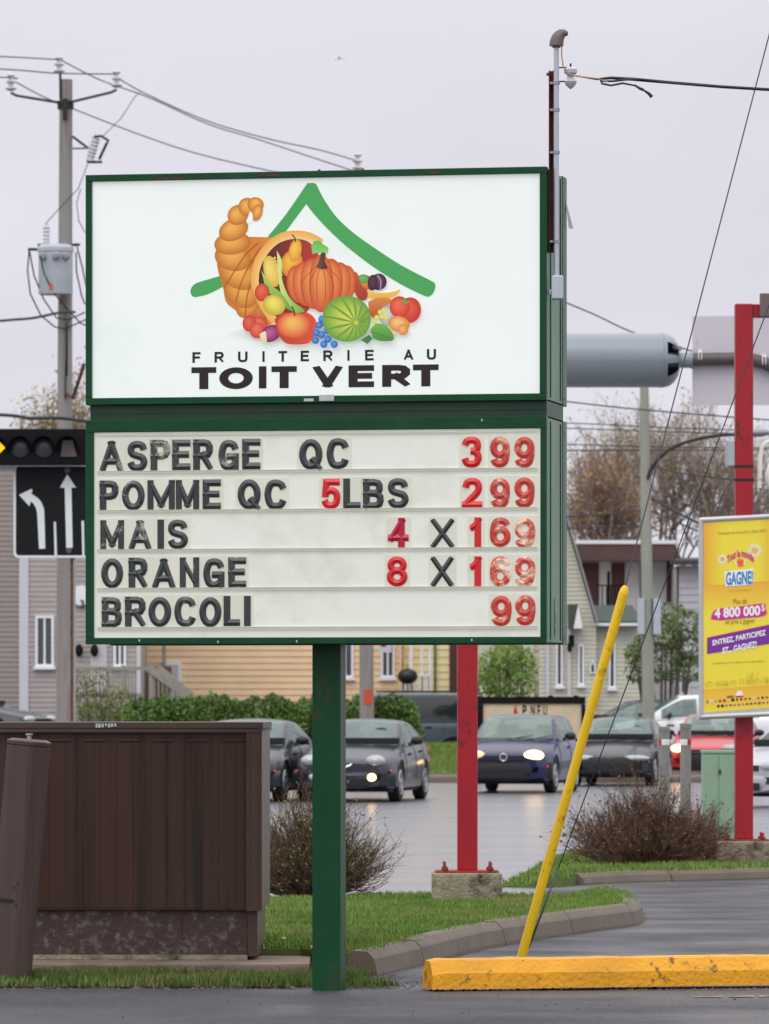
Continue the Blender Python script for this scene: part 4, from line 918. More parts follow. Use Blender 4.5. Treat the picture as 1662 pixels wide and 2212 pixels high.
def ptext(s, x0, x1, yb, yt, mi, bold=0., lay=14, slope=.05, bend=None, slant=0):
    def fn(u, v, w):
        yy = v - (u - x0) * slope
        if bend: yy += bend * (((u - (x0 + x1) / 2) / ((x1 - x0) / 2)) ** 2)
        q = PF.at(u, yy, 0); return (q[0], -.0058 - .00035 * lay, q[1] - zb2)
    mb = MB(); put_text(mb, s, fn, x0, x1, yb, yt, bold, 0); mb.build('lettering', pm[mi], po, world=False, fix=False)
ptext('Concours du 16 avril au 10 juin 2012', 1552, 1656, 1157, 1149, 3, 0, slope=.06)
ptext('Tout le monde', 1571, 1629, 1205, 1188, 0, .03, bend=14, slope=.05)
ptext('GAGNE!', 1569, 1627, 1265, 1236, 1, .035, slope=.06)
ptext('www.toutlemondegagne.ca', 1576, 1624, 1278, 1275, 3, 0, slope=.05)
ptext('Plus de', 1585, 1614, 1305, 1294, 3, .0)
ptext('4 800 000', 1544, 1643, 1336, 1314, 2, .035, slope=.07); ptext('$', 1645, 1653, 1322, 1305, 2, .0)
ptext('en prix à gagner', 1568, 1632, 1352, 1338, 3, .0)
ptext('ENTREZ, PARTICIPEZ', 1540, 1655, 1397, 1383, 2, .03, slope=.2)
ptext('ET... GAGNEZ!', 1562, 1635, 1413, 1399, 2, .03, slope=.2)
ptext('Consultez le site Web ou les dépositaires', 1540, 1652, 1436, 1431, 3, .0)
ptext('KENO', 1571, 1586, 1508, 1503, 4, .03)

# a little litter and stray stones on the lot
rl2 = random.Random(77)
mb = MB()
for i in range(420):
    y = rl2.uniform(27.2, 30.1); x = rl2.uniform(-2.4, 2.6); s = rl2.uniform(.003, .008) * (2 if rl2.random() < .05 else 1)
    mb.add([Vector((dx * s * rl2.uniform(.6, 1), dy * s * rl2.uniform(.6, 1), dz * s * .7)) + Vector((x, y, .013)) for dx, dy, dz in ((1, 0, 0), (0, 1, 0), (-1, 0, 0), (0, -1, 0), (0, 0, 1))], [(0, 1, 4), (1, 2, 4), (2, 3, 4), (3, 0, 4)])
tag(mb.build('loose_gravel', 'gravel', loc=(0, 29, 0), fix=False), 'scattered grit and small stones lying on the dark parking lot', 'gravel', kind='stuff')

# ------------------------------------------------------------------ bollards, green pedestal
for i, (x, yt, Y) in enumerate(((1435, 1569, 53.6), (1481.5, 1562, 53.0))):
    X = px(x, Y); zt = pz(yt, Y); r = .052
    b = thing('bollard', ['left grey steel bollard with red and white band behind the brown bush', 'right grey steel bollard with red and white band nearest the green box'][i], 'bollard', (X, Y, .08), 0, 'grey bollards behind the bush')
    mb = MB(); mb.lathe([(r, .05), (r, zt - .05), (r + .005, zt - .05), (r + .005, zt - .006), (r - .006, zt)], (X, Y, 0), n=20); mb.build('pipe', 'bollard_grey', b)
    z = pz(1603, Y) ; mb = MB()
    n_ = 24; rr = r + .002
    for k in range(n_):
        a0_, a1_ = 2 * pi * k / n_, 2 * pi * (k + 1) / n_; am = ((a0_ + a1_) / 2 + R(90) + R(-40 if i else 40)) % (2 * pi)
        mi = 1 if .9 < (am + pi * (0 if i else 0)) % pi < 1.9 and False else 0
        mid = (a0_ + a1_) / 2; xx = cos(mid); mi = (1 if xx < -.55 else 0) if i == 0 else (1 if xx > .35 else 0)
        mb.add([(X + rr * cos(a0_), Y + rr * sin(a0_), z - .028), (X + rr * cos(a1_), Y + rr * sin(a1_), z - .028), (X + rr * cos(a1_), Y + rr * sin(a1_), z + .028), (X + rr * cos(a0_), Y + rr * sin(a0_), z + .028)], [(0, 1, 2, 3)], mi, True)
    mb.build('reflective_band', ['reflect_white', 'reflect_red'], b)
YQ = 56.5; XQ0, XQ1 = px(1520, YQ), px(1590, YQ); zt = pz(1621, YQ)
q = thing('utility_pedestal', 'pale green metal utility cabinet with two doors beside the right red post', 'utility box', ((XQ0 + XQ1) / 2, YQ, .0))
mb = MB(); mb.box(XQ0, XQ1, YQ, YQ + .4, -.02, zt - .03); mb.build('case', 'box_green', q, bevel=.006)
mb = MB(); mb.box(XQ0 - .008, XQ1 + .008, YQ - .012, YQ + .41, zt - .03, zt); mb.build('lid', 'box_green', q, bevel=.006)
for a, b_ in ((XQ0 + .006, px(1553, YQ) - .003), (px(1553, YQ) + .003, XQ1 - .012)):
    mb = MB(); mb.box(a, b_, YQ - .009, YQ - .0005, .03, zt - .05); mb.build('door', 'box_green', q, bevel=.003)
mb = MB(); mb.box(px(1552, YQ), px(1558, YQ), YQ - .02, YQ - .0095, pz(1672, YQ), pz(1662, YQ)); mb.build('latch', 'rust', q)

# ------------------------------------------------------------------ traffic signal, lane sign and their post
YT = 80.0; T = lambda x: px(x, YT); TZ = lambda y: pz(y, YT)
sp = thing('sign_post', 'rusty perforated steel post with bright edge strip beside the left wooden pole', 'post', (T(156), YT, 0))
mb = MB(); mb.box(T(152.5), T(158.5), YT, YT + .04, -.1, TZ(1000))
for k in range(70):
    z = TZ(1210) - k * .04
    if z > .05: mb.lathe([(.006, 0), (.006, -.004)], (T(155.5), YT, z), 'y', 6, 1)
mb.build('channel', ['rust_post', 'cab_dark'], sp)
mb = MB(); mb.box(T(159), T(163.5), YT - .01, YT + .04, -.1, TZ(1000)); mb.build('edge_strip', 'galv', sp)
LS = thing('lane_sign', 'black lane use sign with white left and straight arrows under the signal', 'road sign', (T(150), YT - .05, TZ(1205)))
xl, xr = T(30), T(274); z0, z1 = TZ(1205), TZ(1003)
def rrect(x0, x1, z0, z1, r, y, n_=5):
    p = []
    for cx_, cz, a in ((x1 - r, z1 - r, 0), (x0 + r, z1 - r, 90), (x0 + r, z0 + r, 180), (x1 - r, z0 + r, 270)):
        for k in range(n_ + 1): t = R(a + 90 * k / n_); p.append((cx_ + r * cos(t), y, cz + r * sin(t)))
    return p
mb = MB(); mb.prism(rrect(xl, xr, z0, z1, .07, YT - .05), (0, .012, 0)); mb.build('panel', 'board_white', LS)
mb = MB(); mb.prism(rrect(xl + .035, xr - .035, z0 + .035, z1 - .035, .05, YT - .053), (0, .0028, 0)); mb.build('black_field', 'board_black', LS)
# arrow coordinates from a 712 wide enlargement of the left edge
ZA = lambda x, y: (x * .3291, 859.1 + y * .3291)
yA = YT - .056
def dec(mb, pts, mi=0):
    q = [ZA(x, y) for x, y in pts]; mb.prism([(px(a, yA), yA, pz(b, yA)) for a, b in q], (0, .0025, 0), mi)
mb = MB()
dec(mb, [(443, 503), (500, 590), (470, 590), (478, 985), (436, 985), (426, 592), (394, 590)])
dec(mb, cr([(126, 638), (170, 618)], 2)[:1] + [(208, 598), (214, 606), (208, 632)] + cr([(222, 640), (262, 672), (286, 720), (292, 770), (298, 990)], 4) + [(258, 992)] + cr([(246, 770), (238, 725), (218, 692), (204, 680)], 4) + [(194, 712)])
dec(mb, [(354, 815), (368, 815), (376, 1042), (360, 1042)]); dec(mb, [(536, 808), (552, 808), (556, 1040), (542, 1040)])
mb.build_each('arrow', 'board_white', LS)
mb = MB()
for a, b in ((443, 476), (453, 1004)):
    q = ZA(a, b); mb.lathe([(.042, 0), (.042, -.008), (.02, -.014)], (px(q[0], yA), yA, pz(q[1], yA)), 'y', 14)
mb.build_each('fixing_bolt', 'lens_grey', LS)
TSY = YT - .35; T2 = lambda x: px(x, TSY); T2Z = lambda y: pz(y, TSY)
ts = thing('traffic_signal', 'black horizontal traffic signal with a lit amber lamp at the left edge', 'traffic light', (T2(0), TSY, T2Z(1010)))
mb = MB(); mb.box(T2(-115), T2(192), TSY, TSY + .2, T2Z(1004), T2Z(926)); mb.build('housing', 'housing_black', ts, bevel=.02)
mb = MB(); mb.box(T2(-60), T2(30), TSY + .2, TSY + .26, T2Z(1016), T2Z(1006)); mb.box(T2(20), T2(420), TSY + .21, TSY + .29, T2Z(972), T2Z(960)); mb.build('mast_arm', 'galv', ts)
for x, m, sh in ((-9, 'amber_lit', 'd'), (44, 'lens_dark', 'c'), (95, 'lens_dark', 'c'), (147, 'lens_grey', 's')):
    mb = MB(); r = .138; c = Vector((T2(x), TSY, T2Z(967)))
    if sh == 'c': mb.lathe([(r, -.012), (r * .8, -.03), (r * .4, -.042), (.003, -.046)], tuple(c), 'y', 24)
    else:
        k = [(-1, 0), (0, 1), (1, 0), (0, -1)] if sh == 'd' else [(-.8, -1), (-.55, .8), (.55, .8), (1, -1)]
        s_ = .135 if sh == 'd' else .13
        mb.prism([(c.x + a * s_, TSY - .03, c.z + b * s_) for a, b in k], (0, .028, 0))
    mb.build('lamp', m, ts)
    mb = MB()                                                   # visor: upper half hood
    ou, inn = [], []
    for k in range(17):
        a = pi * (k / 16 * 1.25 - .125); ou.append((c.x + (r + .02) * cos(a), c.z + (r + .02) * sin(a))); inn.append((c.x + (r + .012) * cos(a), c.z + (r + .012) * sin(a)))
    for k in range(16):
        f0 = .09 + .12 * sin(pi * k / 16); f1 = .09 + .12 * sin(pi * (k + 1) / 16)
        a, b = ou[k], ou[k + 1]; mb.add([(a[0], TSY, a[1]), (b[0], TSY, b[1]), (b[0], TSY - f1, b[1]), (a[0], TSY - f0, a[1])], [(0, 1, 2, 3)], 0, True)
    mb.build('visor', 'housing_black', ts, fix=False)

# ------------------------------------------------------------------ overhead cylinder, its arm and the sign seen from behind
YO = 75.0; O = lambda x: px(x, YO); OZ = lambda y: pz(y, YO)
ax = OZ(778); r = 59 / sc_at(YO)
cy = thing('overhead_cylinder', 'large grey steel cylinder with open domed end on an overhead curved arm', 'overhead cylinder', (O(1340), YO, ax))
mb = MB(); mb.lathe([(r, O(1060)), (r, O(1424)), (r * 1.012, O(1424)), (r * 1.012, O(1432)), (r, O(1432))], (0, YO, ax), 'x', 36, cap=True); mb.build('barrel', 'tank_grey', cy)
mb = MB(); prof = [(r * 1.0, 1432.5)] + [(r * (.18 + .82 * sqrt(max(0, 1 - t * t))), 1432.5 + 37 * t) for t in (.2, .4, .6, .75, .88, .96, 1)]
n_ = 36; rings = [[(O(h), YO + q * cos(2 * pi * k / n_), ax + q * sin(2 * pi * k / n_)) for k in range(n_)] for q, h in prof]
for i in range(len(rings) - 1):
    for k in range(n_):
        a = ((k + .5) / n_) * 360; hole = (a % 180 > 205 - 180 and a % 180 < 65 and 0 < i < 5 and False)
        front = cos(R(a)) < 0; up_ = abs(((a + 360) % 360) - 210)
        hole = front and 1 <= i <= 4 and (142 < a < 170 or 190 < a < 222)
        if not hole: mb.add([rings[i][k], rings[i][(k + 1) % n_], rings[i + 1][(k + 1) % n_], rings[i + 1][k]], [(0, 1, 2, 3)], 0, True)
mb.build('dome_end', 'tank_grey', cy)
mb = MB(); mb.lathe([(17 / 160, O(1430)), (17 / 160, O(1492)), (19 / 160, O(1492)), (19 / 160, O(1496))], (0, YO, ax), 'x', 18); mb.obox((O(1462), YO - .12, OZ(752)), (.06, 0, -.02), (0, .02, 0), (0, 0, .03)); mb.build('neck', 'tank_grey', cy)
mb = MB(); arc = [(1494, 777), (1540, 776), (1590, 775), (1630, 778), (1662, 788), (1720, 812), (1770, 850), (1790, 910)]
mb.tube([(O(x), YO, OZ(y)) for x, y in arc] + [(O(1792), YO, 0)], .088, 14); mb.build('arm', 'pipe_brown', cy)
sb = thing('overhead_sign', 'pale grey blank back of an overhead road sign clamped to the curved arm', 'road sign', (O(1580), YO + .12, OZ(875)))
mb = MB(); mb.box(O(1497), O(1672), YO + .1, YO + .115, OZ(874), OZ(681)); mb.build('panel', 'panel_back', sb, bevel=.004)
mb = MB()
for x, y in ((1512, 768), (1650, 778)):
    for dx in (-.02, .02): mb.tube([(O(x) + dx, YO + .1, OZ(y - 14)), (O(x) + dx, YO - .1, OZ(y - 8)), (O(x) + dx, YO - .1, OZ(y + 8)), (O(x) + dx, YO + .1, OZ(y + 22))], .008, 6)
    mb.lathe([(.02, 0), (.02, -.03)], (O(x), YO - .09, OZ(y - 8)), 'y', 6)
mb.build('clamp', 'reflect_white', sb)

# ------------------------------------------------------------------ houses across the road
def siding(mb, x0, x1, y, z0, z1, course=.13, lip=.02, mi=0, side=None):
    """lapped boards on a wall facing the road (real overlapping courses)"""
    z = z0
    while z < z1 - .01:
        zt = min(z + course, z1)
        mb.add([(x0, y - lip, z), (x1, y - lip, z), (x1, y - .002, zt), (x0, y - .002, zt), (x0, y, z), (x1, y, z)], [(0, 1, 2, 3), (4, 5, 1, 0)], mi)
        z = zt
def window(parent, x0, x1, z0, z1, y, frame='trim_white', fw=.06, mull=1, sill=True, name='window'):
    mb = MB(); yf = y - .085
    mb.box(x0, x0 + fw, yf, y - .021, z0, z1); mb.box(x1 - fw, x1, yf, y - .021, z0, z1)
    mb.box(x0 + fw, x1 - fw, yf, y - .021, z1 - fw, z1); mb.box(x0 + fw, x1 - fw, yf, y - .021, z0, z0 + fw)
    for k in range(mull):
        xm = x0 + (x1 - x0) * (k + 1) / (mull + 1); mb.box(xm - fw * .4, xm + fw * .4, yf + .01, y - .025, z0 + fw, z1 - fw)
    w = mb.build(name, frame, parent)
    mb = MB(); mb.box(x0 + fw, x1 - fw, y - .034, y - .026, z0 + fw, z1 - fw); mb.build('pane', 'dark_pane', w)
    if sill: mb = MB(); mb.box(x0 - .04, x1 + .04, y - .14, y - .022, z0 - .07, z0 - .002); mb.build('sill', frame, w)
    return w
def shell(mb, x0, x1, y0, y1, z0, z1, mi=0): mb.box(x0, x1, y0, y1, z0, z1, mi)

# grey house on the left
Y = 138.0; H = lambda x: px(x, Y); HZ = lambda y: pz(y, Y)
h = thing('grey_house', 'two-storey house with grey and taupe lap siding and white corner boards at far left', 'house', (H(150), Y, .4))
mb = MB(); shell(mb, H(-420), H(300), Y + .003, Y + 9, .3, HZ(955)); siding(mb, H(62), H(297), Y, .4, HZ(957), .125); siding(mb, H(-420), H(42), Y, .4, HZ(957), .125, mi=1)
mb.build('wall', ['siding_grey', 'siding_taupe'], h)
for a, b_ in ((42, 62), (296, 304)): mb = MB(); mb.box(H(a), H(b_), Y - .06, Y + .002, .35, HZ(958)); mb.build('corner_board', 'trim_lav', h)
mb = MB(); mb.box(H(-425), H(306), Y - .3, Y + 9.3, HZ(955) + .002, HZ(938)); mb.build('roof', 'roof_dark', h)
window(h, H(77), H(117), HZ(1440), HZ(1330), Y); window(h, H(246), H(273), HZ(1440), HZ(1330), Y)
window(h, H(-60), H(-20), HZ(1440), HZ(1330), Y)
mb = MB(); mb.box(H(196), H(232), Y - .06, Y - .021, HZ(1495), HZ(1320)); dr = mb.build('door', 'siding_pale', h); mb = MB(); mb.ball((H(200), Y - .08, HZ(1410)), .03); mb.build('handle', 'galv', dr)
mb = MB(); mb.lathe([(.30, 0), (.30, -.05), (.26, -.06), (.02, -.06)], (H(176), Y - .022, HZ(1286)), 'y', 28); c = mb.build('clock', 'lamp_grey', h)
mb = MB(); mb.lathe([(.25, 0), (.02, -.004)], (H(176), Y - .083, HZ(1286)), 'y', 28); mb.build('dial', 'trim_white', c)
mb = MB(); put_text(mb, '3', lambda u, v, w: (u, Y - .09, v), H(174), H(183), HZ(1312), HZ(1296), .03); mb.build('numeral', 'board_black', c, fix=False)
for x, y in ((172, 1405), (205, 1405)):
    mb = MB(); mb.ball((H(x), Y - .15, HZ(y)), .1, .1, .16); mb.build('wall_lantern', 'housing_black', h)
# deck with stair
Yd = 135.5; D = lambda x: px(x, Yd); DZ = lambda y: pz(y, Yd)
dk = thing('wooden_deck', 'weathered grey wooden deck railing with a stair running down to the right', 'deck', (D(240), Yd, .4))
mb = MB(); mb.box(D(150), D(300), Yd, Yd + 2.2, DZ(1508), DZ(1498)); mb.box(D(150), D(154), Yd, Yd + .1, .3, DZ(1508)); mb.box(D(290), D(296), Yd, Yd + .1, .3, DZ(1508)); mb.build('floor', 'deck_wood', dk)
mb = MB(); mb.box(D(150), D(325), Yd - .03, Yd + .1, DZ(1448), DZ(1440)); mb.build('handrail', 'deck_wood', dk)
for k in range(20):
    x = 158 + k * 7; mb = MB(); mb.box(D(x), D(x + 3.4), Yd, Yd + .04, DZ(1520), DZ(1446)); mb.build('baluster', 'deck_wood', dk)
for x in (262, 322): mb = MB(); mb.box(D(x), D(x + 9), Yd - .02, Yd + .09, .3, DZ(1437)); mb.build('newel', 'deck_wood', dk)
mb = MB(); mb.bar((D(322), Yd, DZ(1443)), (D(412), Yd, DZ(1506)), .09, .2); mb.build('stair_rail', 'deck_wood', dk); mb = MB(); mb.bar((D(345), Yd - .9, DZ(1441)), (D(425), Yd - .9, DZ(1508)), .07, .14); mb.build('stair_rail', 'deck_wood', dk)
for k in range(9):
    x = 332 + k * 9; t = (x - 322) / 90; yt = 1446 + t * 63; mb = MB(); mb.box(D(x), D(x + 3.4), Yd, Yd + .04, DZ(yt + 66), DZ(yt)); mb.build('baluster', 'deck_wood', dk)
# shed-like brown box beside the white door
# peach house
Y = 143.0; H2 = lambda x: px(x, 143.0); HZ2 = lambda y: pz(y, 143.0)
h = thing('peach_house', 'long peach lap-sided house wall behind the cedar hedge', 'house', (H2(590), Y, .4))
mb = MB(); shell(mb, H2(306), H2(866), Y + .003, Y + 8, .3, 6.2); siding(mb, H2(306), H2(866), Y, .35, 6.1, .165, .026); mb.build('wall', 'siding_peach', h)
mb = MB(); mb.prism([(H2(286), Y - .35, 6.2), (H2(869), Y - .35, 6.2), (H2(869), Y + 4, 8.4), (H2(286), Y + 4, 8.4)], (0, 0, .12)); mb.prism([(H2(286), Y + 8.3, 6.2), (H2(869), Y + 8.3, 6.2), (H2(869), Y + 4, 8.4), (H2(286), Y + 4, 8.4)], (0, 0, .12)); mb.build('roof', 'roof_dark', h)
mb = MB(); mb.box(H2(862), H2(869), Y - .06, Y + .001, .3, 6.15); mb.build('corner_board', 'siding_peach', h)
for a, b_ in ((728, 764), (823, 853)): window(h, H2(a), H2(b_), HZ2(1464), HZ2(1370), Y)
mb = MB(); mb.box(H2(350), H2(393), Y - .07, Y - .027, .4, HZ2(1429)); d_ = mb.build('door', 'trim_white', h)
mb = MB(); mb.box(H2(356), H2(386), Y - .078, Y - .0705, .5, HZ2(1436)); mb.build('door_leaf', 'siding_pale', d_)
mb = MB(); mb.box(H2(353), H2(361), Y - .9, Y - .8, .3, HZ2(1300)); mb.build('porch_post', 'deck_wood', h)
mb = MB(); mb.box(H2(322), H2(374), Y - 1.5, Y - .9, .3, HZ2(1440)); tag(mb.build('storage_box', 'deck_brown', loc=(H2(348), Y - 1.2, .3), bevel=.03), 'brown wooden storage box under the stair by the peach house door', 'storage box')
mb = MB(); mb.box(H2(818), H2(846), Y - .6, Y - .58, HZ2(1410), HZ2(1385)); mb.lathe([(.1, 0), (.02, -.01)], (H2(829), Y - .601, HZ2(1390)), 'y', 14, 1); mb.box(H2(832), H2(834), Y - .58, Y - .54, HZ2(1410), HZ2(1300), 2); mb.build('notice_board', ['trim_lav', 'red_paint', 'galv'], h)
# yellow house
Y = 143.6; H3 = lambda x: px(x, 143.6); HZ3 = lambda y: pz(y, 143.6)
h = thing('yellow_house', 'yellow lap-sided house with white porch posts and a dark maroon door', 'house', (H3(940), Y, .4))
mb = MB(); shell(mb, H3(871), H3(1060), Y + .003, Y + 8, .3, 6.5); siding(mb, H3(871), H3(1060), Y, .35, 6.4, .19, .026); mb.build('wall', 'siding_yellow', h)
mb = MB(); mb.prism([(H3(872), Y - .12, 6.5), (H3(1066), Y - .12, 6.5), (H3(1066), Y + 4, 8.6), (H3(872), Y + 4, 8.6)], (0, 0, .12)); mb.prism([(H3(872), Y + 8.3, 6.5), (H3(1066), Y + 8.3, 6.5), (H3(1066), Y + 4, 8.6), (H3(872), Y + 4, 8.6)], (0, 0, .12)); mb.build('roof', 'roof_dark', h)
mb = MB(); mb.box(H3(971), H3(988), Y - .08, Y - .027, .9, HZ3(1340)); mb.build('door', 'maroon', h)
for a, b_ in ((884, 891), (908, 913), (925, 932)):
    mb = MB(); mb.box(H3(a), H3(b_), Y - 1.6, Y - 1.52, .4, HZ3(1290)); mb.build('porch_post', 'porch_white', h)
mb = MB(); mb.box(H3(938), H3(942), Y - .12, Y - .03, .4, 6.3); mb.build('downspout', 'down_green', h)
mb = MB(); mb.box(H3(887), H3(929), Y - 1.62, Y - 1.55, HZ3(1462), HZ3(1457)); mb.bar((H3(890), Y - 1.7, HZ3(1455)), (H3(868), Y - 1.7, HZ3(1500)), .07, .1); mb.build('porch_rail', 'porch_white', h)
for k in range(8): mb = MB(); mb.box(H3(892 + k * 4.6), H3(894.2 + k * 4.6), Y - 1.6, Y - 1.56, HZ3(1505), HZ3(1460)); mb.build('porch_baluster', 'porch_white', h)
mb = MB(); mb.box(H3(860), H3(935), Y - 1.7, Y, .35, .75); mb.build('porch_floor', 'deck_wood', h)
bq = thing('barbecue', 'round black kettle barbecue by the yellow house porch', 'barbecue', (H3(880), Y - 2.2, .4))
mb = MB(); mb.ball((H3(880), Y - 2.2, HZ3(1462)), .26, .26, .2); kt = mb.build('kettle', 'bbq', bq)
mb = MB(); mb.tube([(H3(878), Y - 2.42, HZ3(1445)), (H3(880), Y - 2.42, HZ3(1440)), (H3(882), Y - 2.42, HZ3(1445))], .015, 6); mb.build('handle', 'bbq', kt)
for dx, dy in ((-.2, .1), (.2, .1), (0, -.2)): mb = MB(); mb.bar((H3(880) + dx * .5, Y - 2.2 + dy * .5, HZ3(1470)), (H3(880) + dx, Y - 2.2 + dy, .4), .03); mb.build('leg', 'bbq', bq)
# sage chapel-like house
Y = 140.0; H4 = lambda x: px(x, 140.0); HZ4 = lambda y: pz(y, 140.0)
h = thing('sage_house', 'pale sage chapel-like house with steep gable, narrow white windows and green annex roof', 'house', (H4(1200), Y, .4))
ea = HZ4(1352); pk = HZ4(1012); xa_, xb_, xc = H4(1090), H4(1288), H4(1189)
mb = MB(); mb.box(xa_, xb_, Y + .003, Y + 9, .3, ea); siding(mb, xa_, xb_, Y, .35, ea, .11)
mb.prism([(xa_, Y + .003, ea), (xb_, Y + .003, ea), (xc, Y + .003, pk)], (0, 9, 0))
z = ea
while z < pk - .12:
    t0, t1 = (pk - z) / (pk - ea), (pk - z - .11) / (pk - ea); w0 = (xb_ - xc) * t0; w1 = (xb_ - xc) * t1
    mb.add([(xc - w0, Y - .02, z), (xc + w0, Y - .02, z), (xc + w1, Y - .002, z + .11), (xc - w1, Y - .002, z + .11), (xc - w0, Y, z), (xc + w0, Y, z)], [(0, 1, 2, 3), (4, 5, 1, 0)]); z += .11
mb.box(H4(1035), xa_ - .003, Y + .3, Y + 8, .3, HZ4(1345)); siding(mb, H4(1035), xa_ - .003, Y + .297, .35, HZ4(1345), .11)
mb.box(xb_ + .003, H4(1384), Y + .3, Y + 8, .3, HZ4(1347)); siding(mb, xb_ + .003, H4(1384), Y + .297, .35, HZ4(1347), .11); mb.build('wall', 'siding_sage', h)
for s in (-1, 1):
    mb = MB(); xe = xc + s * (xb_ - xc) * 1.03; mb.prism([(xc, Y - .25, pk + .12), (xe, Y - .25, ea - .02), (xe, Y - .25, ea + .14), (xc, Y - .25, pk + .3)], (0, 9.5, 0)); mb.build('gable_roof', 'rake_grey', h)
mb = MB(); mb.prism([(H4(1288), Y - .05, HZ4(1347)), (H4(1390), Y - .05, HZ4(1347)), (H4(1372), Y + 1.6, HZ4(1310)), (H4(1288), Y + 1.6, HZ4(1310))], (0, 0, .06)); mb.build('annex_roof', 'roof_green', h); mb = MB(); mb.prism([(H4(1035), Y - .05, HZ4(1345)), (H4(1090), Y - .05, HZ4(1345)), (H4(1090), Y + 1.6, HZ4(1310)), (H4(1035), Y + 1.6, HZ4(1310))], (0, 0, .06)); mb.build('annex_roof', 'roof_green', h)
mb = MB(); mb.box(H4(1286), H4(1392), Y - .12, Y - .055, HZ4(1352), HZ4(1346)); mb.build('gutter', 'trim_white', h)
mb = MB(); g0, g1 = H4(1238), H4(1258); mb.prism([(g0, Y - .5, HZ4(1358)), (g1, Y - .5, HZ4(1358)), ((g0 + g1) / 2, Y - .5, HZ4(1306))], (0, .48, 0)); pd = mb.build('door_pediment', 'trim_white', h)
mb = MB(); mb.prism([(g0 - .12, Y - .48, HZ4(1358)), (g0, Y - .48, HZ4(1358)), ((g0 + g1) / 2, Y - .48, HZ4(1306)), ((g0 + g1) / 2 - .25, Y - .3, HZ4(1306))], (0, .4, 0)); mb.build('pediment_roof', 'roof_green', pd)
for a, b_, y0, y1 in ((1201, 1216, 1385, 1482), (1249, 1262, 1392, 1480), (1316, 1331, 1390, 1486)): window(h, H4(a), H4(b_), HZ4(y1), HZ4(y0), Y + (.297 if a > 1290 else 0), fw=.05, mull=0, name='narrow_window')
mb = MB(); a0_, a1_ = H4(1274), H4(1287); zz0, zz1 = HZ4(1455), HZ4(1424); zm = zz0 + (zz1 - zz0) * .5
mb.prism([(a0_, Y - .07, zz0), (a1_, Y - .07, zz0), (a1_, Y - .07, zm), ((a0_ + a1_) / 2, Y - .07, zz1), (a0_, Y - .07, zm)], (0, .048, 0)); aw = mb.build('arched_window', 'trim_white', h)
mb = MB(); q = .04; mb.prism([(a0_ + q, Y - .078, zz0 + q), (a1_ - q, Y - .078, zz0 + q), (a1_ - q, Y - .078, zm), ((a0_ + a1_) / 2, Y - .078, zz1 - q * 2), (a0_ + q, Y - .078, zm)], (0, .0075, 0)); mb.build('pane', 'dark_pane', aw)
for a in (1180, 1226): mb = MB(); mb.box(H4(a), H4(a + 7), Y - .11, Y - .022, .4, ea - .1); mb.build('downspout', 'trim_lav', h)
mb = MB(); mb.box(H4(1228), H4(1240), Y - .3, Y - .24, HZ4(1398), HZ4(1372)); mb.ball((H4(1230), Y - .3, HZ4(1398)), .06, .06, .14); mb.build('wall_lantern', 'housing_black', h)
mb = MB(); mb.tube([(px(1159, 132), 132, .3), (px(1159, 132), 132, pz(1330, 132))], .065, 10); tag(mb.build('rusty_pole', 'tape_worn', loc=(px(1159, 132), 132, .3)), 'thin pale pole with rusty foot beside the green shrub', 'pole')
# flat-roofed white and maroon house
Y = 152.0; H5 = lambda x: px(x, 152.0); HZ5 = lambda y: pz(y, 152.0)
h = thing('flat_roof_house', 'white and maroon two-storey house with a deep brown flat roof edge and balcony', 'house', (H5(1350), Y, .4))
mb = MB(); mb.box(H5(1225), H5(1456), Y, Y + 9, .3, HZ5(1212)); mb.build('wall', 'stucco_white', h)
mb = MB(); mb.prism([(H5(1218), Y - .9, HZ5(1213)), (H5(1470), Y - .9, HZ5(1213)), (H5(1456), Y - .9, HZ5(1176)), (H5(1224), Y - .9, HZ5(1176))], (0, 10, 0)); rf = mb.build('roof', 'roof_brown', h)
mb = MB(); mb.box(H5(1222), H5(1458), Y - .93, Y - .901, HZ5(1177), HZ5(1169)); mb.build('drip_edge', 'trim_white', rf)
for a, b_, y0, y1 in ((1252, 1294, 1216, 1312), (1321, 1350, 1216, 1312), (1440, 1456, 1214, 1300), (1352, 1372, 1390, 1470)):
    mb = MB(); mb.box(H5(a), H5(b_), Y - .06, Y - .002, HZ5(y1), HZ5(y0)); mb.build('panel', 'maroon', h)
for a, b_, y0, y1 in ((1383, 1399, 1218, 1300),): window(h, H5(a), H5(b_), HZ5(y1), HZ5(y0), Y, frame='maroon', mull=0)
mb = MB(); mb.box(H5(1225), H5(1370), Y - .9, Y - .005, HZ5(1322), HZ5(1314)); bl = mb.build('balcony', 'stucco_white', h)
for k in range(7): mb = MB(); mb.bar((H5(1290 + k * 9), Y - .88, HZ5(1314)), (H5(1290 + k * 9), Y - .88, HZ5(1268)), .03); mb.build('baluster', 'housing_black', bl)
mb = MB(); mb.bar((H5(1286), Y - .88, HZ5(1266)), (H5(1350), Y - .88, HZ5(1266)), .035); mb.build('handrail', 'housing_black', bl)
mb = MB(); mb.bar((H5(1312), Y - .9, HZ5(1314)), (H5(1312), Y - .9, HZ5(1236)), .08); mb.build('balcony_post', 'housing_black', bl)
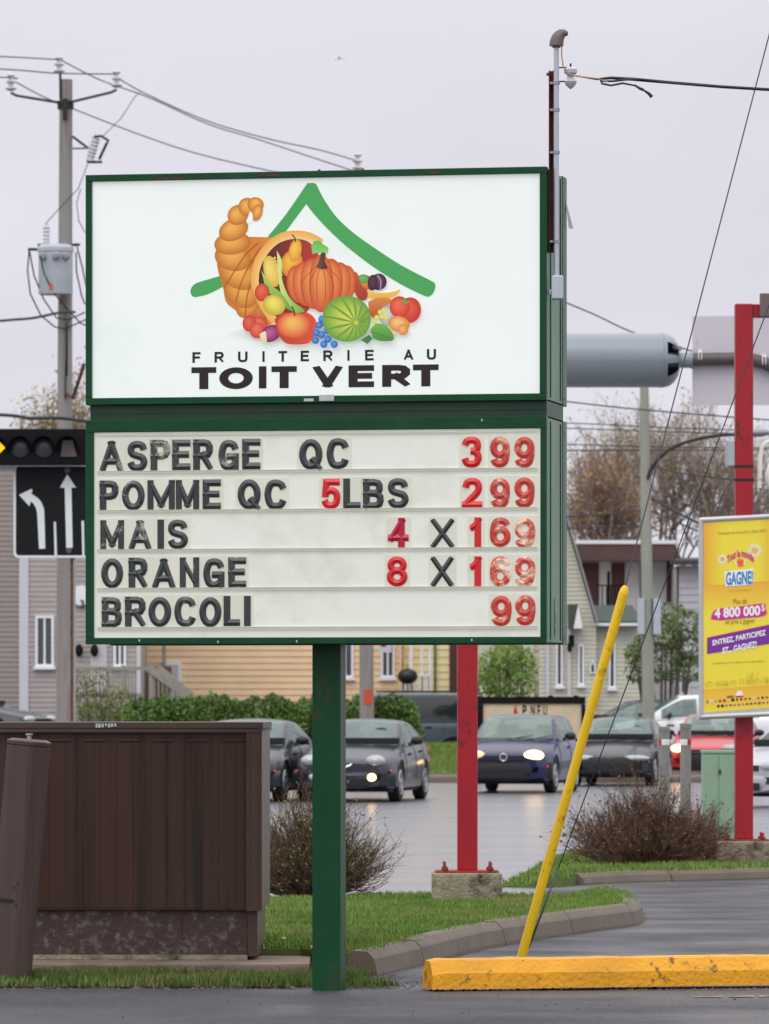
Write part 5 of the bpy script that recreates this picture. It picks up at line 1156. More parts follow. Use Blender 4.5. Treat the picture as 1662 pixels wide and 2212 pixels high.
# pale house at the right
Y = 149.0; H6 = lambda x: px(x, 149.0); HZ6 = lambda y: pz(y, 149.0)
h = thing('pale_house', 'pale grey lap-sided house with low dark roof behind the yellow poster', 'house', (H6(1580), Y, .4))
mb = MB(); shell(mb, H6(1463), H6(1760), Y + .003, Y + 8, .3, HZ6(1222)); siding(mb, H6(1463), H6(1760), Y, .35, HZ6(1222), .19, .026); mb.build('wall', 'siding_pale', h)
mb = MB(); mb.prism([(H6(1456), Y - .5, HZ6(1222)), (H6(1770), Y - .5, HZ6(1222)), (H6(1770), Y + 5, HZ6(1205)), (H6(1456), Y + 5, HZ6(1205))], (0, 0, .14)); mb.build('roof', 'roof_dark', h)
for a, b_ in ((1468, 1490),): window(h, H6(a), H6(b_), HZ6(1500), HZ6(1440), Y, frame='trim_lav', mull=0)
mb = MB(); mb.box(H6(1462), H6(1466), Y - .05, Y, .3, HZ6(1224)); mb.build('corner_board', 'maroon', h)

# banner board behind the cars
Y = 117.5; BX = lambda x: px(x, 117.5); BZ = lambda y: pz(y, 117.5)
b = thing('advert_board', 'long black-framed tan board lettered PNEU behind the hatchback', 'sign board', (BX(1147), Y, .3))
mb = MB(); mb.box(BX(1033), BX(1262), Y - .03, Y, BZ(1650), BZ(1519)); mb.build('board', 'banner_ground', b)
mb = MB(); mb.box(BX(1030), BX(1265), Y - .07, Y - .031, BZ(1520), BZ(1505)); mb.box(BX(1030), BX(1044), Y - .07, Y - .031, BZ(1650), BZ(1521)); mb.box(BX(1256), BX(1265), Y - .07, Y - .031, BZ(1650), BZ(1521)); mb.build('frame', 'housing_black', b)
for x in (1185, 1240): mb = MB(); mb.box(BX(x), BX(x + 10), Y, Y + .1, .2, BZ(1502)); mb.build('leg', 'housing_black', b)
mb = MB()
for ch, a, c in (('P', 1129, 1138), ('N', 1147, 1156), ('E', 1161, 1168), ('U', 1174, 1182)): put_text(mb, ch, lambda u, v, w: (u, Y - .033, v), BX(a), BX(c), BZ(1547), BZ(1523), .03)
mb.build('lettering', 'housing_black', b, fix=False)
mb = MB(); mb.prism([(BX(1108), Y - .034, BZ(1546)), (BX(1120), Y - .034, BZ(1546)), (BX(1114), Y - .034, BZ(1522))], (0, .003, 0)); mb.build('red_mark', 'reflect_red', b)

# ------------------------------------------------------------------ utility poles, wires
def insul(mb, c, s=1.0, mi=0):
    mb.lathe([(.05 * s, 0), (.13 * s, .05 * s), (.05 * s, .1 * s), (.05 * s, .14 * s), (.11 * s, .19 * s), (.05 * s, .24 * s), (.05 * s, .28 * s), (.09 * s, .32 * s), (.04 * s, .37 * s)], tuple(c), n=12, mi=mi)
YA = 115.0; A_ = lambda x: px(x, YA); AZ = lambda y: pz(y, YA)
pa = thing('utility_pole', 'weathered wooden utility pole at left carrying a grey transformer and insulator arms', 'utility pole', (A_(140), YA, .15))
mb = MB(); mb.tube([(A_(139), YA, 0), (A_(140), YA, AZ(1300)), (A_(141), YA, AZ(700)), (A_(143), YA, AZ(172))], [.17, .165, .152, .135], 14); mb.build('shaft', 'old_wood', pa)
mb = MB(); mb.tube([(A_(132), YA - .1, AZ(215)), (A_(131), YA - .1, AZ(152))], .03, 6); mb.build('top_pin', 'dark_iron', pa)
mb = MB(); insul(mb, (A_(129), YA - .1, AZ(160)), 1.0); mb.build('insulator', 'porcelain', pa)
for x, y, sx_ in ((25, 184, 36), (253, 177, 240)):
    mb = MB(); mb.tube([(A_(141), YA - .13, AZ(225)), (A_(x + (12 if x < 100 else -12)), YA - .13, AZ(y + 24)), (A_(x), YA - .13, AZ(y + 18))], .028, 8); ar = mb.build('crossarm', 'dark_iron', pa)
    mb = MB(); insul(mb, (A_(x), YA - .13, AZ(y + 14)), 1.0); mb.build('insulator', 'porcelain', ar)
mb = MB(); mb.tube([(A_(142), YA, AZ(236)), (A_(142), YA, AZ(218))], .17, 12); mb.box(A_(137), A_(147), YA - .2, YA - .12, AZ(260), AZ(215)); mb.build('collar', 'dark_iron', pa)
# cut-out fuse
mb = MB(); mb.bar((A_(158), YA - .1, AZ(296)), (A_(192), YA - .15, AZ(322)), .05); mb.bar((A_(158), YA - .1, AZ(322)), (A_(186), YA - .15, AZ(322)), .03); fu = mb.build('fuse_bracket', 'dark_iron', pa)
mb = MB(); q0, q1 = Vector((A_(209), YA - .16, AZ(300))), Vector((A_(196), YA - .16, AZ(346)))
pts = [q0.lerp(q1, k / 12) for k in range(13)]; mb.tube(pts, [.07 if k % 2 else .095 for k in range(13)], 10); mb.build('fuse_insulator', 'porcelain', fu)
mb = MB(); mb.tube([(A_(205), YA - .16, AZ(297)), (A_(220), YA - .2, AZ(296)), (A_(236), YA - .22, AZ(306)), (A_(232), YA - .22, AZ(312)), (A_(216), YA - .2, AZ(346)), (A_(222), YA - .2, AZ(352)), (A_(194), YA - .18, AZ(352)), (A_(189), YA - .18, AZ(349))], .03, 6); mb.build('fuse_tube', 'dark_iron', fu)
# transformer
tx, rt = A_(123.5), 37 / sc_at(YA)
mb = MB(); mb.lathe([(rt * .97, AZ(640)), (rt, AZ(637)), (rt, AZ(548)), (rt * 1.06, AZ(548)), (rt * 1.06, AZ(540)), (rt * .9, AZ(533)), (.02, AZ(530))], (tx, YA - .48, 0), n=28); tr = mb.build('transformer', 'xfmr_grey', pa)
mb = MB(); pts = [(A_(104), YA - .5, AZ(536 - k * 4)) for k in range(12)]; mb.tube(pts, [.055 if k % 2 else .075 for k in range(12)], 10); mb.tube([(A_(104), YA - .5, AZ(492)), (A_(103.5), YA - .5, AZ(485))], .03, 6); mb.build('bushing', 'porcelain', tr)
for x in (98, 127, 148): mb = MB(); mb.lathe([(.09, 0), (.09, -.06), (.05, -.08), (.05, -.16)], (A_(x), YA - .48 - sqrt(max(.01, rt ** 2 - (A_(x) - tx) ** 2)), AZ(560)), 'y', 10); mb.build('terminal', 'lamp_grey', tr)
mb = MB(); mb.box(A_(85), A_(166), YA - .52, YA - .46, AZ(536), AZ(531)); mb.box(A_(64), A_(84), YA - .52, YA - .48, AZ(546), AZ(540)); mb.box(A_(163), A_(176), YA - .52, YA - .48, AZ(536), AZ(530)); mb.build('top_clamp', 'dark_iron', tr)
mb = MB(); mb.box(A_(112), A_(119), YA - .5 - rt, YA - .46 - rt, AZ(631), AZ(619)); mb.build('warning_label', 'orange_tag', tr)
dp = [[(67, 545, .55), (64, 590, .6), (70, 640, .6), (92, 685, .5), (120, 708, .3), (142, 712, .2), (190, 690, .2)], [(68, 548, .55), (78, 600, .6), (98, 650, .55), (125, 690, .4), (150, 692, .2), (185, 676, .2)], [(93, 560, .9), (102, 600, .9), (122, 640, .8), (150, 672, .3), (176, 700, .2), (190, 705, .2)], [(167, 548, .4), (168, 590, .4), (178, 640, .3), (186, 660, .3)], [(169, 536, .4), (180, 580, .3), (188, 620, .2)], [(146, 812, .17), (146, 700, .17)], [(142, 862, .18), (144, 780, .18), (146, 700, .18)]]
for q in dp: mb = MB(); mb.tube([tuple((A_(p.x), YA - p.z, AZ(p.y))) for p in [Vector(v) for v in q]], .016, 5); mb.build('drop_wire', 'black_cable', pa)
mb = MB(); mb.tube([(A_(146), YA - .17, AZ(852)), (A_(160), YA - .4, AZ(862)), (A_(176), YA - .6, AZ(820)), (A_(186), YA - .7, AZ(790))], .04, 8); mb.build('lamp_arm', 'rust', pa)
mb = MB(); mb.tube([(A_(103.5), YA - .5, AZ(486)), (A_(130), YA - .4, AZ(455)), (A_(170), YA - .2, AZ(410)), (A_(182), YA - .2, AZ(380)), (A_(192), YA - .2, AZ(352))], .01, 5); mb.build('lead_wire', 'wire_dark', pa)
mb = MB(); mb.tube([(A_(176), YA - .2, AZ(410)), (A_(167), YA - .2, AZ(440)), (A_(172), YA - .2, AZ(480)), (A_(186), YA - .2, AZ(505))], .01, 5); mb.build('lead_wire', 'wire_dark', pa)
mb = MB(); mb.tube([(A_(224), YA - .2, AZ(296)), (A_(262), YA - .16, AZ(258)), (A_(292), YA + .2, AZ(205)), (A_(302), YA + .3, AZ(196))], .009, 5); mb.build('lead_wire', 'wire_dark', pa)

YB_ = 135.0; B_ = lambda x: px(x, YB_); BZ_ = lambda y: pz(y, YB_)
pb = thing('utility_pole', 'wooden utility pole with an orange tag behind the green sign post', 'utility pole', (B_(793), 122, .4))
bY = 122.0
mb = MB(); mb.tube([(px(793.5, bY), bY, .2), (px(792, bY), bY, pz(1390, bY)), (px(773, bY), bY, pz(372, bY))], [.165, .16, .125], 14); mb.build('shaft', 'old_wood', pb)
mb = MB(); insul(mb, (px(773, bY), bY, pz(368, bY)), 1.05); mb.build('insulator', 'porcelain', pb)
mb = MB(); mb.tube([(px(793.5, bY) + .172 * sin(a), bY - .172 * cos(a), pz(1507, bY)) for a in (-.3, .0, .3, .6)], .01, 4)
z0, z1 = pz(1521, bY), pz(1489, bY); q = [(px(793.4, bY) + .175 * sin(a), bY - .175 * cos(a)) for a in (-.45, -.2, .05, .3, .55, .75)]
mb.add([(x, y, z) for x, y in q for z in (z0, z1)], [(2 * i, 2 * i + 2, 2 * i + 3, 2 * i + 1) for i in range(5)]); mb.build('tag', 'orange_tag', pb)

def wire(label, pts, Ya, Yb=None, r=.014, group='overhead wires', m='wire_dark', name='overhead_wire', n_=10):
    Yb = Yb or Ya; sp_ = smooth_path([(x, y) for x, y in pts], n_); x0, x1 = pts[0][0], pts[-1][0]
    mb = MB(); mb.tube([P(p.x, p.y, Ya + (Yb - Ya) * (p.x - x0) / (x1 - x0)) for p in sp_], r, 5)
    tag(mb.build(name, m, loc=P(*pts[0], Ya)), label, 'wire', group)
wire('wire from the left pole top insulator sloping down to the far pole insulator', [(129, 128), (215, 172), (320, 210), (450, 268), (560, 302), (690, 345), (772, 372)], YA - .1, bY)
wire('wire from the right arm insulator of the left pole to the far pole', [(253, 168), (320, 205), (450, 262), (580, 300), (690, 324), (773, 348)], YA - .13, bY)
wire('wire from the left arm insulator passing behind the left pole down to the sign top', [(25, 172), (90, 207), (163, 237), (300, 290), (420, 330), (560, 364), (700, 392)], YA + .2, bY + 1)
wire('topmost wire leaving the left pole towards the left edge', [(-400, 104), (0, 122), (129, 129)], YA - 10, YA - .1)
wire('second wire from the left edge to the right arm insulator of the left pole', [(-400, 128), (0, 149), (120, 158), (253, 160)], YA - 10, YA - .1)
wire('lowest of the three top wires, ending at the left arm insulator', [(-400, 152), (0, 167), (25, 170)], YA - 10, YA - .1)
wire('twisted black cable at left below the transformer', [(-300, 720), (0, 693), (70, 687), (130, 675), (162, 674)], YA - 8, YA - .2, .028, None, 'black_cable', 'service_cable')
wire('thick dark cable just above the traffic signal', [(-300, 884), (0, 896), (60, 903), (130, 903), (200, 912), (420, 940)], YA - 8, YA - .2, .036, None, 'black_cable', 'service_cable')
for lab, pts, Yw, r in (
  ('thin wire dropping from behind the sign to the grey cylinder', [(1000, 560), (1231, 657), (1290, 682), (1368, 718), (1500, 760)], 100, .014),
  ('dark wire from the sign edge sloping gently to the right red post', [(1000, 840), (1229, 868), (1400, 886), (1662, 907), (1800, 915)], 105, .014),
  ('upper of the level wires crossing the bare trees', [(900, 906), (1229, 914), (1450, 924), (1662, 931), (1900, 938)], 118, .012),
  ('second level wire from the top crossing the bare trees', [(900, 915), (1229, 925), (1450, 933), (1662, 938), (1900, 946)], 118, .012),
  ('third level wire from the top, above the lamp arm', [(900, 952), (1229, 960), (1450, 966), (1610, 967), (1900, 968)], 118, .012),
  ('lowest level wire above the control box on the red post', [(900, 972), (1229, 973), (1450, 972), (1572, 972), (1900, 968)], 118, .014),
  ('slack wire from the sign edge up to the concrete pole', [(900, 1150), (1229, 1116), (1320, 1110), (1397, 1100)], 115, .016),
  ('lower slack wire from the sign edge to the concrete pole', [(900, 1160), (1229, 1141), (1320, 1139), (1397, 1137)], 115, .016),
  ('thick dark cable from the concrete pole down towards the poster', [(1398, 1072), (1450, 1100), (1515, 1133), (1620, 1180), (1800, 1240)], 115, .026),
  ('thin cable from the concrete pole down behind the poster', [(1398, 1100), (1450, 1122), (1515, 1150), (1650, 1200), (1800, 1250)], 115, .016),
  ('sagging wire from the concrete pole to the right red post', [(1398, 1000), (1450, 1018), (1530, 1030), (1610, 1038), (1800, 1040)], 115, .012)):
    wire(lab, pts, Yw, None, r)
# wire spool seen on the sign roof line: cable from far pole insulator
YCp = 115.0; Cp = lambda x: px(x, YCp); CZp = lambda y: pz(y, YCp)
cp = thing('street_lamp', 'pale concrete street lamp pole with a long curved arm, right of the green sign', 'street lamp', (Cp(1401), YCp, .1))
mb = MB(); mb.tube([(Cp(1403), YCp, 0), (Cp(1397), YCp, CZp(1200)), (Cp(1392), YCp, CZp(830))], [.135, .118, .092], 14); mb.build('shaft', 'conc_pole', cp)
mb = MB(); la = smooth_path([(1399, 1035), (1409, 1010), (1432, 982), (1470, 960), (1530, 944), (1612, 937)], 5); mb.tube([(Cp(p.x), YCp - .1, CZp(p.y)) for p in la], .035, 8); mb.build('lamp_arm', 'dark_iron', cp)
mb = MB(); mb.ball((Cp(1634), YCp - .1, CZp(935)), .28, .14, .09); mb.build('lamp_head', 'lamp_grey', cp)
mb = MB(); mb.box(Cp(1378), Cp(1392), YCp - .16, YCp + .16, CZp(1370), CZp(1292)); mb.box(Cp(1411), Cp(1427), YCp - .16, YCp + .16, CZp(1370), CZp(1292)); mb.box(Cp(1380), Cp(1425), YCp + .1, YCp + .2, CZp(1368), CZp(1294)); mb.build('signal_box', 'xfmr_grey', cp)

# ------------------------------------------------------------------ plane in the sky
YPL = 5000.0; ps = FOC / YPL
pl = thing('airplane', 'tiny white airplane high in the grey sky above the sign', 'airplane', P(735, 126, YPL))
c = P(735, 126, YPL)
mb = MB(); mb.loft([[c + Vector((x, r * cos(a), r * sin(a) + dz)) for a in [2 * pi * k / 10 for k in range(10)]] for x, r, dz in ((-6, .2, 0), (-5, .7, 0), (-2.5, .95, .1), (1, .85, .1), (5, .35, .3), (6, .1, .4))]); mb.build('fuselage', 'plane_white', pl)
for s in (-1, 1):
    mb = MB(); mb.prism([c + Vector((-2, 0, .5)), c + Vector((.2, 0, .5)), c + Vector((0, s * 7, .9)), c + Vector((-1.4, s * 7, .9))], (0, 0, .2)); mb.build('wing', 'plane_white', pl)
mb = MB(); mb.prism([c + Vector((4.2, 0, .5)), c + Vector((6, 0, .5)), c + Vector((6.2, 0, 2.4)), c + Vector((5.3, 0, 2.4))], (0, .2, 0)); mb.build('tail_fin', 'plane_white', pl)

# ------------------------------------------------------------------ vegetation
def card(mb, c, s, rs, mi=0):
    u = Vector((rs.gauss(0, 1), rs.gauss(0, 1), rs.gauss(0, 1))).normalized(); v = u.orthogonal().normalized()
    a = rs.uniform(0, 2 * pi); w = u.cross(v); p = (v * cos(a) + w * sin(a)) * s; q = u.cross(p) * .55
    mb.add([c - p, c + q * .9, c + p, c - q * .9], [(0, 1, 2, 3)], mi)
def twig(mb, p, d, L, r, rs, lev, tips, mi=0, up=.15, n_=3, spread=.6, wob=.16):
    m = 4; pts = [p]; dd = d.copy()
    for i in range(m):
        dd = (dd + Vector((rs.gauss(0, wob), rs.gauss(0, wob), rs.gauss(0, wob) + up * .5))).normalized(); pts.append(pts[-1] + dd * L / m)
    mb.tube(pts, [r * (1 - .55 * i / m) for i in range(m + 1)], 3 if r < .02 else 6, mi, cap=False)
    if lev == 0: tips += pts[2:]; return
    for k in range(n_):
        t = rs.uniform(.35, 1.0); i = min(int(t * m), m - 1); q = pts[i].lerp(pts[i + 1], t * m - i)
        nd = (dd + Vector((rs.gauss(0, spread), rs.gauss(0, spread), rs.gauss(0, spread * .7) + up))).normalized()
        twig(mb, q, nd, L * rs.uniform(.5, .8), r * .55, rs, lev - 1, tips, mi, up, n_, spread, wob)
def bare_tree(name, label, x, y0, y1, Y, hw, seed, leafm, nleaf=2.2, stems=5, lev=4, group=None, wm='twig_brown', ls=.11, spread=.5, n_=4, zb=.4):
    rs = random.Random(seed); X = px(x, Y); top = pz(y0, Y); zt = pz(y1, Y)
    o = thing(name, label, 'tree', (X, Y, zb), 0, group)
    mb = MB(); tips = []; Ht = top - zt
    mb.tube([(X, Y, zb - .2), (X + rs.uniform(-.1, .1), Y, (zb + zt) / 2), (X, Y, zt)], [.26, .2, .17], 8, cap=False)
    W_ = hw / sc_at(Y)
    for k in range(stems):
        t = (k + .5) / stems * 2 - 1
        d = Vector((t * W_ * .75 + rs.gauss(0, .15), rs.gauss(0, .5), Ht * .62 * (1.1 - .25 * abs(t)))); L = d.length
        twig(mb, Vector((X, Y, zt - .15 * Ht * rs.random() * (1 if zt - zb > 1.5 else 0))), d.normalized(), L * .78, .062, rs, lev, tips, 0, .18, n_, spread)
    mb.build('trunk', wm, o, fix=False)
    if nleaf:
        mb = MB()
        for t in tips:
            for j in range(int(nleaf) + (rs.random() < nleaf % 1)): card(mb, t + Vector((rs.gauss(0, .09), rs.gauss(0, .09), rs.gauss(0, .09))), ls * rs.uniform(.5, 1.2), rs)
        mb.build('crown', leafm, o, fix=False)
    return o
tg = 'bare trees behind the houses'
bare_tree('budding_tree', 'tall bare tree with olive buds close to the right edge of the green sign', 1300, 880, 1270, 165, 95, 11, 'leaf_bud', .35, group=tg, ls=.06, stems=6)
bare_tree('budding_tree', 'widest bare tree, thick with fine twigs, behind the concrete lamp pole', 1435, 838, 1290, 170, 100, 12, 'leaf_bud', .4, ls=.055, stems=7, group=tg)
bare_tree('budding_tree', 'bare tree with thin branches beside the right red post', 1560, 885, 1280, 168, 85, 13, 'leaf_bud', .4, group=tg, ls=.055, stems=6)
bare_tree('rust_tree', 'low dense tree with rusty brown young leaves behind the flat roofed house', 1318, 990, 1260, 160, 68, 14, 'leaf_rust', .5, stems=9, n_=4, group=tg, ls=.06)
bare_tree('budding_tree', 'small budding tree behind the left wooden pole above the traffic signal', 140, 815, 1150, 160, 62, 15, 'leaf_bud', .9, lev=4, group=tg, ls=.07)
bare_tree('budding_tree', 'bare tree mostly cut off at the right edge behind the white lamp', 1670, 930, 1280, 172, 70, 16, 'leaf_bud', .4, group=tg, ls=.055)

def leaf_mass(mb, pts, n_, s, rs, depth=.35):
    """leaf cards spread through overlapping uneven lobes (centre, rx, ry, rz)"""
    tot = sum(p[1] * p[3] for p in pts)
    for c, rx, ry, rz in pts:
        c = Vector(c)
        for k in range(int(n_ * rx * rz / tot)):
            v = Vector((rs.gauss(0, 1), rs.gauss(0, 1), rs.gauss(0, 1))).normalized() * (1 - depth * rs.random() ** 1.5)
            q = c + Vector((v.x * rx, v.y * ry, v.z * rz)); nz_ = mnoise.noise(q * 2.3) * .5 + mnoise.noise(q * 6) * .3
            if nz_ > -.12 or rs.random() < .25: card(mb, q + v * nz_ * .25, s * rs.uniform(.5, 1.3), rs)
def stemmed(name, label, cat, X, Y, z, lobes, n_, s, m, seed, inner=True, group=None, stem=.05):
    rs = random.Random(seed); o = thing(name, label, cat, (X, Y, z), 0, group)
    mb = MB(); leaf_mass(mb, lobes, n_, s, rs); mb.build('foliage', m, o, fix=False)
    mb = MB()
    for c, rx, ry, rz in lobes[:12]:
        b = Vector((X + (c[0] - X) * .4, Y, z - .1)); mb.tube([b, b.lerp(Vector(c), .5) + Vector((rs.gauss(0, .05), 0, 0)), Vector(c) + Vector((0, 0, rz * .6))], [stem, stem * .7, stem * .3], 5, cap=False)
    mb.build('stem', 'bark', o, fix=False)
    return o
# cedar hedge: one long clipped row
YH = 124.0; rs = random.Random(21); lobes = []
x = 285
while x < 690:
    w_ = rs.uniform(16, 24); t = 1506 + rs.uniform(-7, 7) + (4 if x < 330 else 0); lobes.append(((px(x, YH), YH + rs.uniform(-.1, .1), (pz(t, YH) + .75) / 2), w_ / sc_at(YH) * 1.15, .55, (pz(t, YH) - .75) / 2 * 1.04)); x += w_ * 1.25
o = stemmed('cedar_hedge', 'bright green cedar hedge running along the peach house left of the sign post', 'hedge', px(490, YH), YH, .75, lobes, 34000, .045, 'leaf_hedge', 22)
lobes = []
for x, t in ((748, 1512), (770, 1508), (800, 1506), (826, 1498), (848, 1496), (870, 1506), (888, 1524), (895, 1548)): lobes.append(((px(x, YH), YH - .6, (pz(t, YH) + .5) / 2), 19 / sc_at(YH), .5, (pz(t, YH) - .4) / 2))
stemmed('cedar_hedge', 'rounded end of the cedar hedge by the pole with the orange tag', 'hedge', px(830, YH), YH - .6, .6, lobes, 16000, .045, 'leaf_hedge', 23)
lobes = [((px(x, 126), 126, pz(y, 126)), w_ / sc_at(126), .6, hh_ / sc_at(126)) for x, y, w_, hh_ in ((185, 1500, 28, 55), (215, 1505, 30, 60), (245, 1520, 28, 45), (265, 1530, 26, 35), (170, 1540, 24, 30), (228, 1545, 60, 25))]
stemmed('scruffy_bush', 'thin olive bush in front of the wooden deck at left', 'bush', px(215, 126), 126, .7, lobes, 2200, .042, 'leaf_olive', 24)
lobes = [((px(x, 128), 128 + rs.uniform(-.3, .3), pz(y, 128)), w_ / sc_at(128), .6, w_ * 1.0 / sc_at(128)) for x, y, w_ in ((1060, 1440, 36), (1095, 1425, 40), (1130, 1445, 32), (1080, 1470, 38), (1120, 1478, 34), (1050, 1480, 26), (1098, 1404, 26), (1140, 1420, 18))]
stemmed('leafy_shrub', 'tall fresh green shrub between the left red post and the pale rusty pole', 'shrub', px(1095, 128), 128, .4, lobes, 5600, .048, 'leaf_young', 25)
lobes = [((px(x, 130), 130 + rs.uniform(-.3, .3), pz(y, 130)), w_ / sc_at(130), .7, w_ * .9 / sc_at(130)) for x, y, w_ in ((1390, 1400, 32), (1430, 1370, 42), (1475, 1350, 38), (1500, 1400, 36), (1440, 1430, 46), (1490, 1445, 34), (1380, 1450, 30), (1455, 1325, 26), (1370, 1415, 20), (1410, 1460, 24))]
stemmed('leafy_tree', 'small dark green leafy tree behind the white sedan and concrete pole', 'tree', px(1440, 130), 130, .4, lobes, 6000, .05, 'leaf_dark', 26, stem=.05)
# spruce at the right edge
rs = random.Random(31); Xs, Ys = px(1712, 150), 150.0; o = thing('spruce_tree', 'dark spruce tree cut off by the right edge behind the white lamp', 'tree', (Xs, Ys, .4))
mb = MB(); zt = pz(960, Ys); mb.tube([(Xs, Ys, .2), (Xs, Ys, zt)], [.2, .03], 8); mb.build('trunk', 'bark', o)
mb = MB()
for k in range(150):
    t = rs.random() ** .8; z = zt - t * (zt - 1.2); L = .15 + t * 1.15; a = rs.uniform(0, 2 * pi)
    for j in range(16):
        q = Vector((Xs + cos(a) * L * j / 15, Ys + sin(a) * L * j / 15, z - .25 * L * (j / 15) ** 1.5)); card(mb, q + Vector((rs.gauss(0, .04), rs.gauss(0, .04), rs.gauss(0, .05))), .13 * rs.uniform(.6, 1.1), rs)
mb.build('crown', 'needle', o, fix=False)

def twiggy(name, label, x, Y, z, lean, seed, wm, leafm, stems, hgt, wid, nl, lev=2, r=.011, ls=.016, low=.25, dep=.8):
    rs = random.Random(seed); X = px(x, Y); o = thing(name, label, 'bush', (X, Y, z))
    mb = MB(); tips = []
    for k in range(stems):
        a = rs.uniform(0, 2 * pi); f = rs.random() ** .6; t = cos(a) * f
        d = Vector((t * wid + lean, sin(a) * f * wid * dep, hgt * (low + (1 - low) * (1 - f * f)) * rs.uniform(.45, 1.22))); L = d.length
        b = Vector((X + t * wid * .16, Y + sin(a) * f * .12, z - .03))
        twig(mb, b, (d + Vector((0, 0, .12))).normalized(), L * .62, r * rs.uniform(.6, 1.1), rs, lev, tips, 0, .10, 3, .42, .13)
    mb.build('branches', wm, o, fix=False)
    if nl:
        mb = MB()
        for t in tips:
            if rs.random() < nl: card(mb, t + Vector((rs.gauss(0, .012), rs.gauss(0, .012), rs.gauss(0, .012))), ls * rs.uniform(.6, 1.3), rs)
        mb.build('leaves', leafm, o, fix=False)
twiggy('twiggy_bush', 'twiggy bush with tiny olive leaves behind the green sign post', 665, 41.6, .13, .0, 41, 'twig_dark', 'leaf_olive', 380, .80, .66, .35, lev=2, r=.0075, low=.12, ls=.012)
twiggy('twiggy_bush', 'wide reddish brown leafless bush in front of the two grey bollards', 1395, 50.6, .1, .0, 42, 'twig_red', 'twig_red', 330, .78, .80, .3, lev=2, r=.009, low=.08, dep=.7)
twiggy('twiggy_bush', 'smaller end of brown bush beside the green utility box and right red post', 1522, 51.2, .1, .0, 43, 'twig_red', 'twig_red', 90, .55, .34, .3, lev=2, r=.009, low=.2)

# ------------------------------------------------------------------ cars
for n_, c in (('paint_slate', (38, 39, 52)), ('paint_navy', (24, 29, 74)), ('paint_black', (34, 33, 37)), ('paint_red', (190, 40, 40)), ('paint_silver', (178, 178, 184)), ('paint_white', (232, 232, 234)), ('paint_teal', (58, 74, 82)), ('paint_dark', (40, 42, 52))):
    mat(n_, c, .38, metal=.0, spec=.4, var=.05, scale=3, coat=.35, col2=tuple(int(v * .9 + 8) for v in c), c2scale=2.5, c2lo=.5, c2hi=.75)
mat('car_glass', (142, 160, 154), .06, metal=.3, var=.35, scale=1.3, spec=.8)  # pale mottled base colour imitates the overcast sky reflected in the glass
def see_through(name, f, tint):
    m = MATS[name]; nt = m.node_tree; b = nt.nodes['Principled BSDF']; o = next(q for q in nt.nodes if q.type == 'OUTPUT_MATERIAL')
    t = nt.nodes.new('ShaderNodeBsdfTransparent'); t.inputs[0].default_value = (*tint, 1); mxs = nt.nodes.new('ShaderNodeMixShader'); mxs.inputs[0].default_value = f
    nt.links.new(t.outputs[0], mxs.inputs[1]); nt.links.new(b.outputs[0], mxs.inputs[2]); nt.links.new(mxs.outputs[0], o.inputs['Surface'])
see_through('car_glass', .55, (.78, .9, .87))
mat('car_glass_dark', (40, 44, 46), .07, metal=.1, var=.1, spec=.7)
mat('bumper_black', (26, 26, 30), .5, var=.1)
mat('tyre', (26, 26, 27), .85, var=.15, scale=20)
mat('rim', (168, 170, 176), .35, metal=.7, var=.1)
mat('headlamp', (168, 172, 174), .12, metal=.2, var=.08, scale=20, spec=.8)
mat('lamp_on', (255, 206, 130), .2, var=0, emit=7.0)
mat('lamp_soft', (255, 214, 160), .2, var=0, emit=.5)
mat('marker', (206, 92, 32), .3, var=.05, emit=.15)
mat('chrome', (200, 202, 208), .15, metal=.9, var=.03)
mat('cabin_dark', (30, 31, 33), .8)
mat('seat_cloth', (52, 52, 56), .9, var=.15)

def interp(tab, x):
    for i in range(len(tab) - 1):
        if x <= tab[i + 1][0]:
            a, b = tab[i], tab[i + 1]; t = (x - a[0]) / max(b[0] - a[0], 1e-9); t = max(0, min(1, t)); t = t * t * (3 - 2 * t) if len(a) > 2 else t
            return a[1] + (b[1] - a[1]) * t
    return tab[-1][1]
def smooth_tab(tab, n_=10):
    p = smooth_path(tab, n_); return [(q.x, q.y) for q in p]
KIN = {
 'sedan': dict(L=4.4, W=1.71, H=1.40, wb=2.65, deck=[(0, .60), (.04, .68), (.15, .78), (.28, .88), (.5, .93), (.78, .96), (.95, .95), (1, .86)], cabin=(.26, .86), roof=[(0, .0), (.30, .86), (.42, .98), (.55, 1.0), (.68, .95), (.80, .72), (1, 0)], wr=.60),
 'hatch': dict(L=4.0, W=1.70, H=1.43, wb=2.47, deck=[(0, .62), (.03, .70), (.12, .80), (.27, .90), (.5, .95), (.85, .97), (.96, .95), (1, .85)], cabin=(.25, .985), roof=[(0, 0), (.25, .84), (.36, .98), (.5, 1.0), (.75, .97), (.86, .86), (1, .05)], wr=.60),
 'coupe': dict(L=4.3, W=1.70, H=1.34, wb=2.6, deck=[(0, .52), (.04, .60), (.15, .72), (.30, .83), (.5, .89), (.78, .93), (.95, .93), (1, .84)], cabin=(.28, .86), roof=[(0, 0), (.32, .86), (.44, .98), (.55, 1.0), (.68, .92), (.82, .62), (1, 0)], wr=.58),
 'van': dict(L=4.8, W=1.90, H=1.72, wb=2.9, deck=[(0, .70), (.04, .84), (.12, .96), (.22, 1.04), (.5, 1.06), (.9, 1.06), (1, 1.0)], cabin=(.17, .995), roof=[(0, 0), (.22, .84), (.32, .97), (.5, 1.0), (.88, .98), (.95, .86), (1, .35)], wr=.74),
}
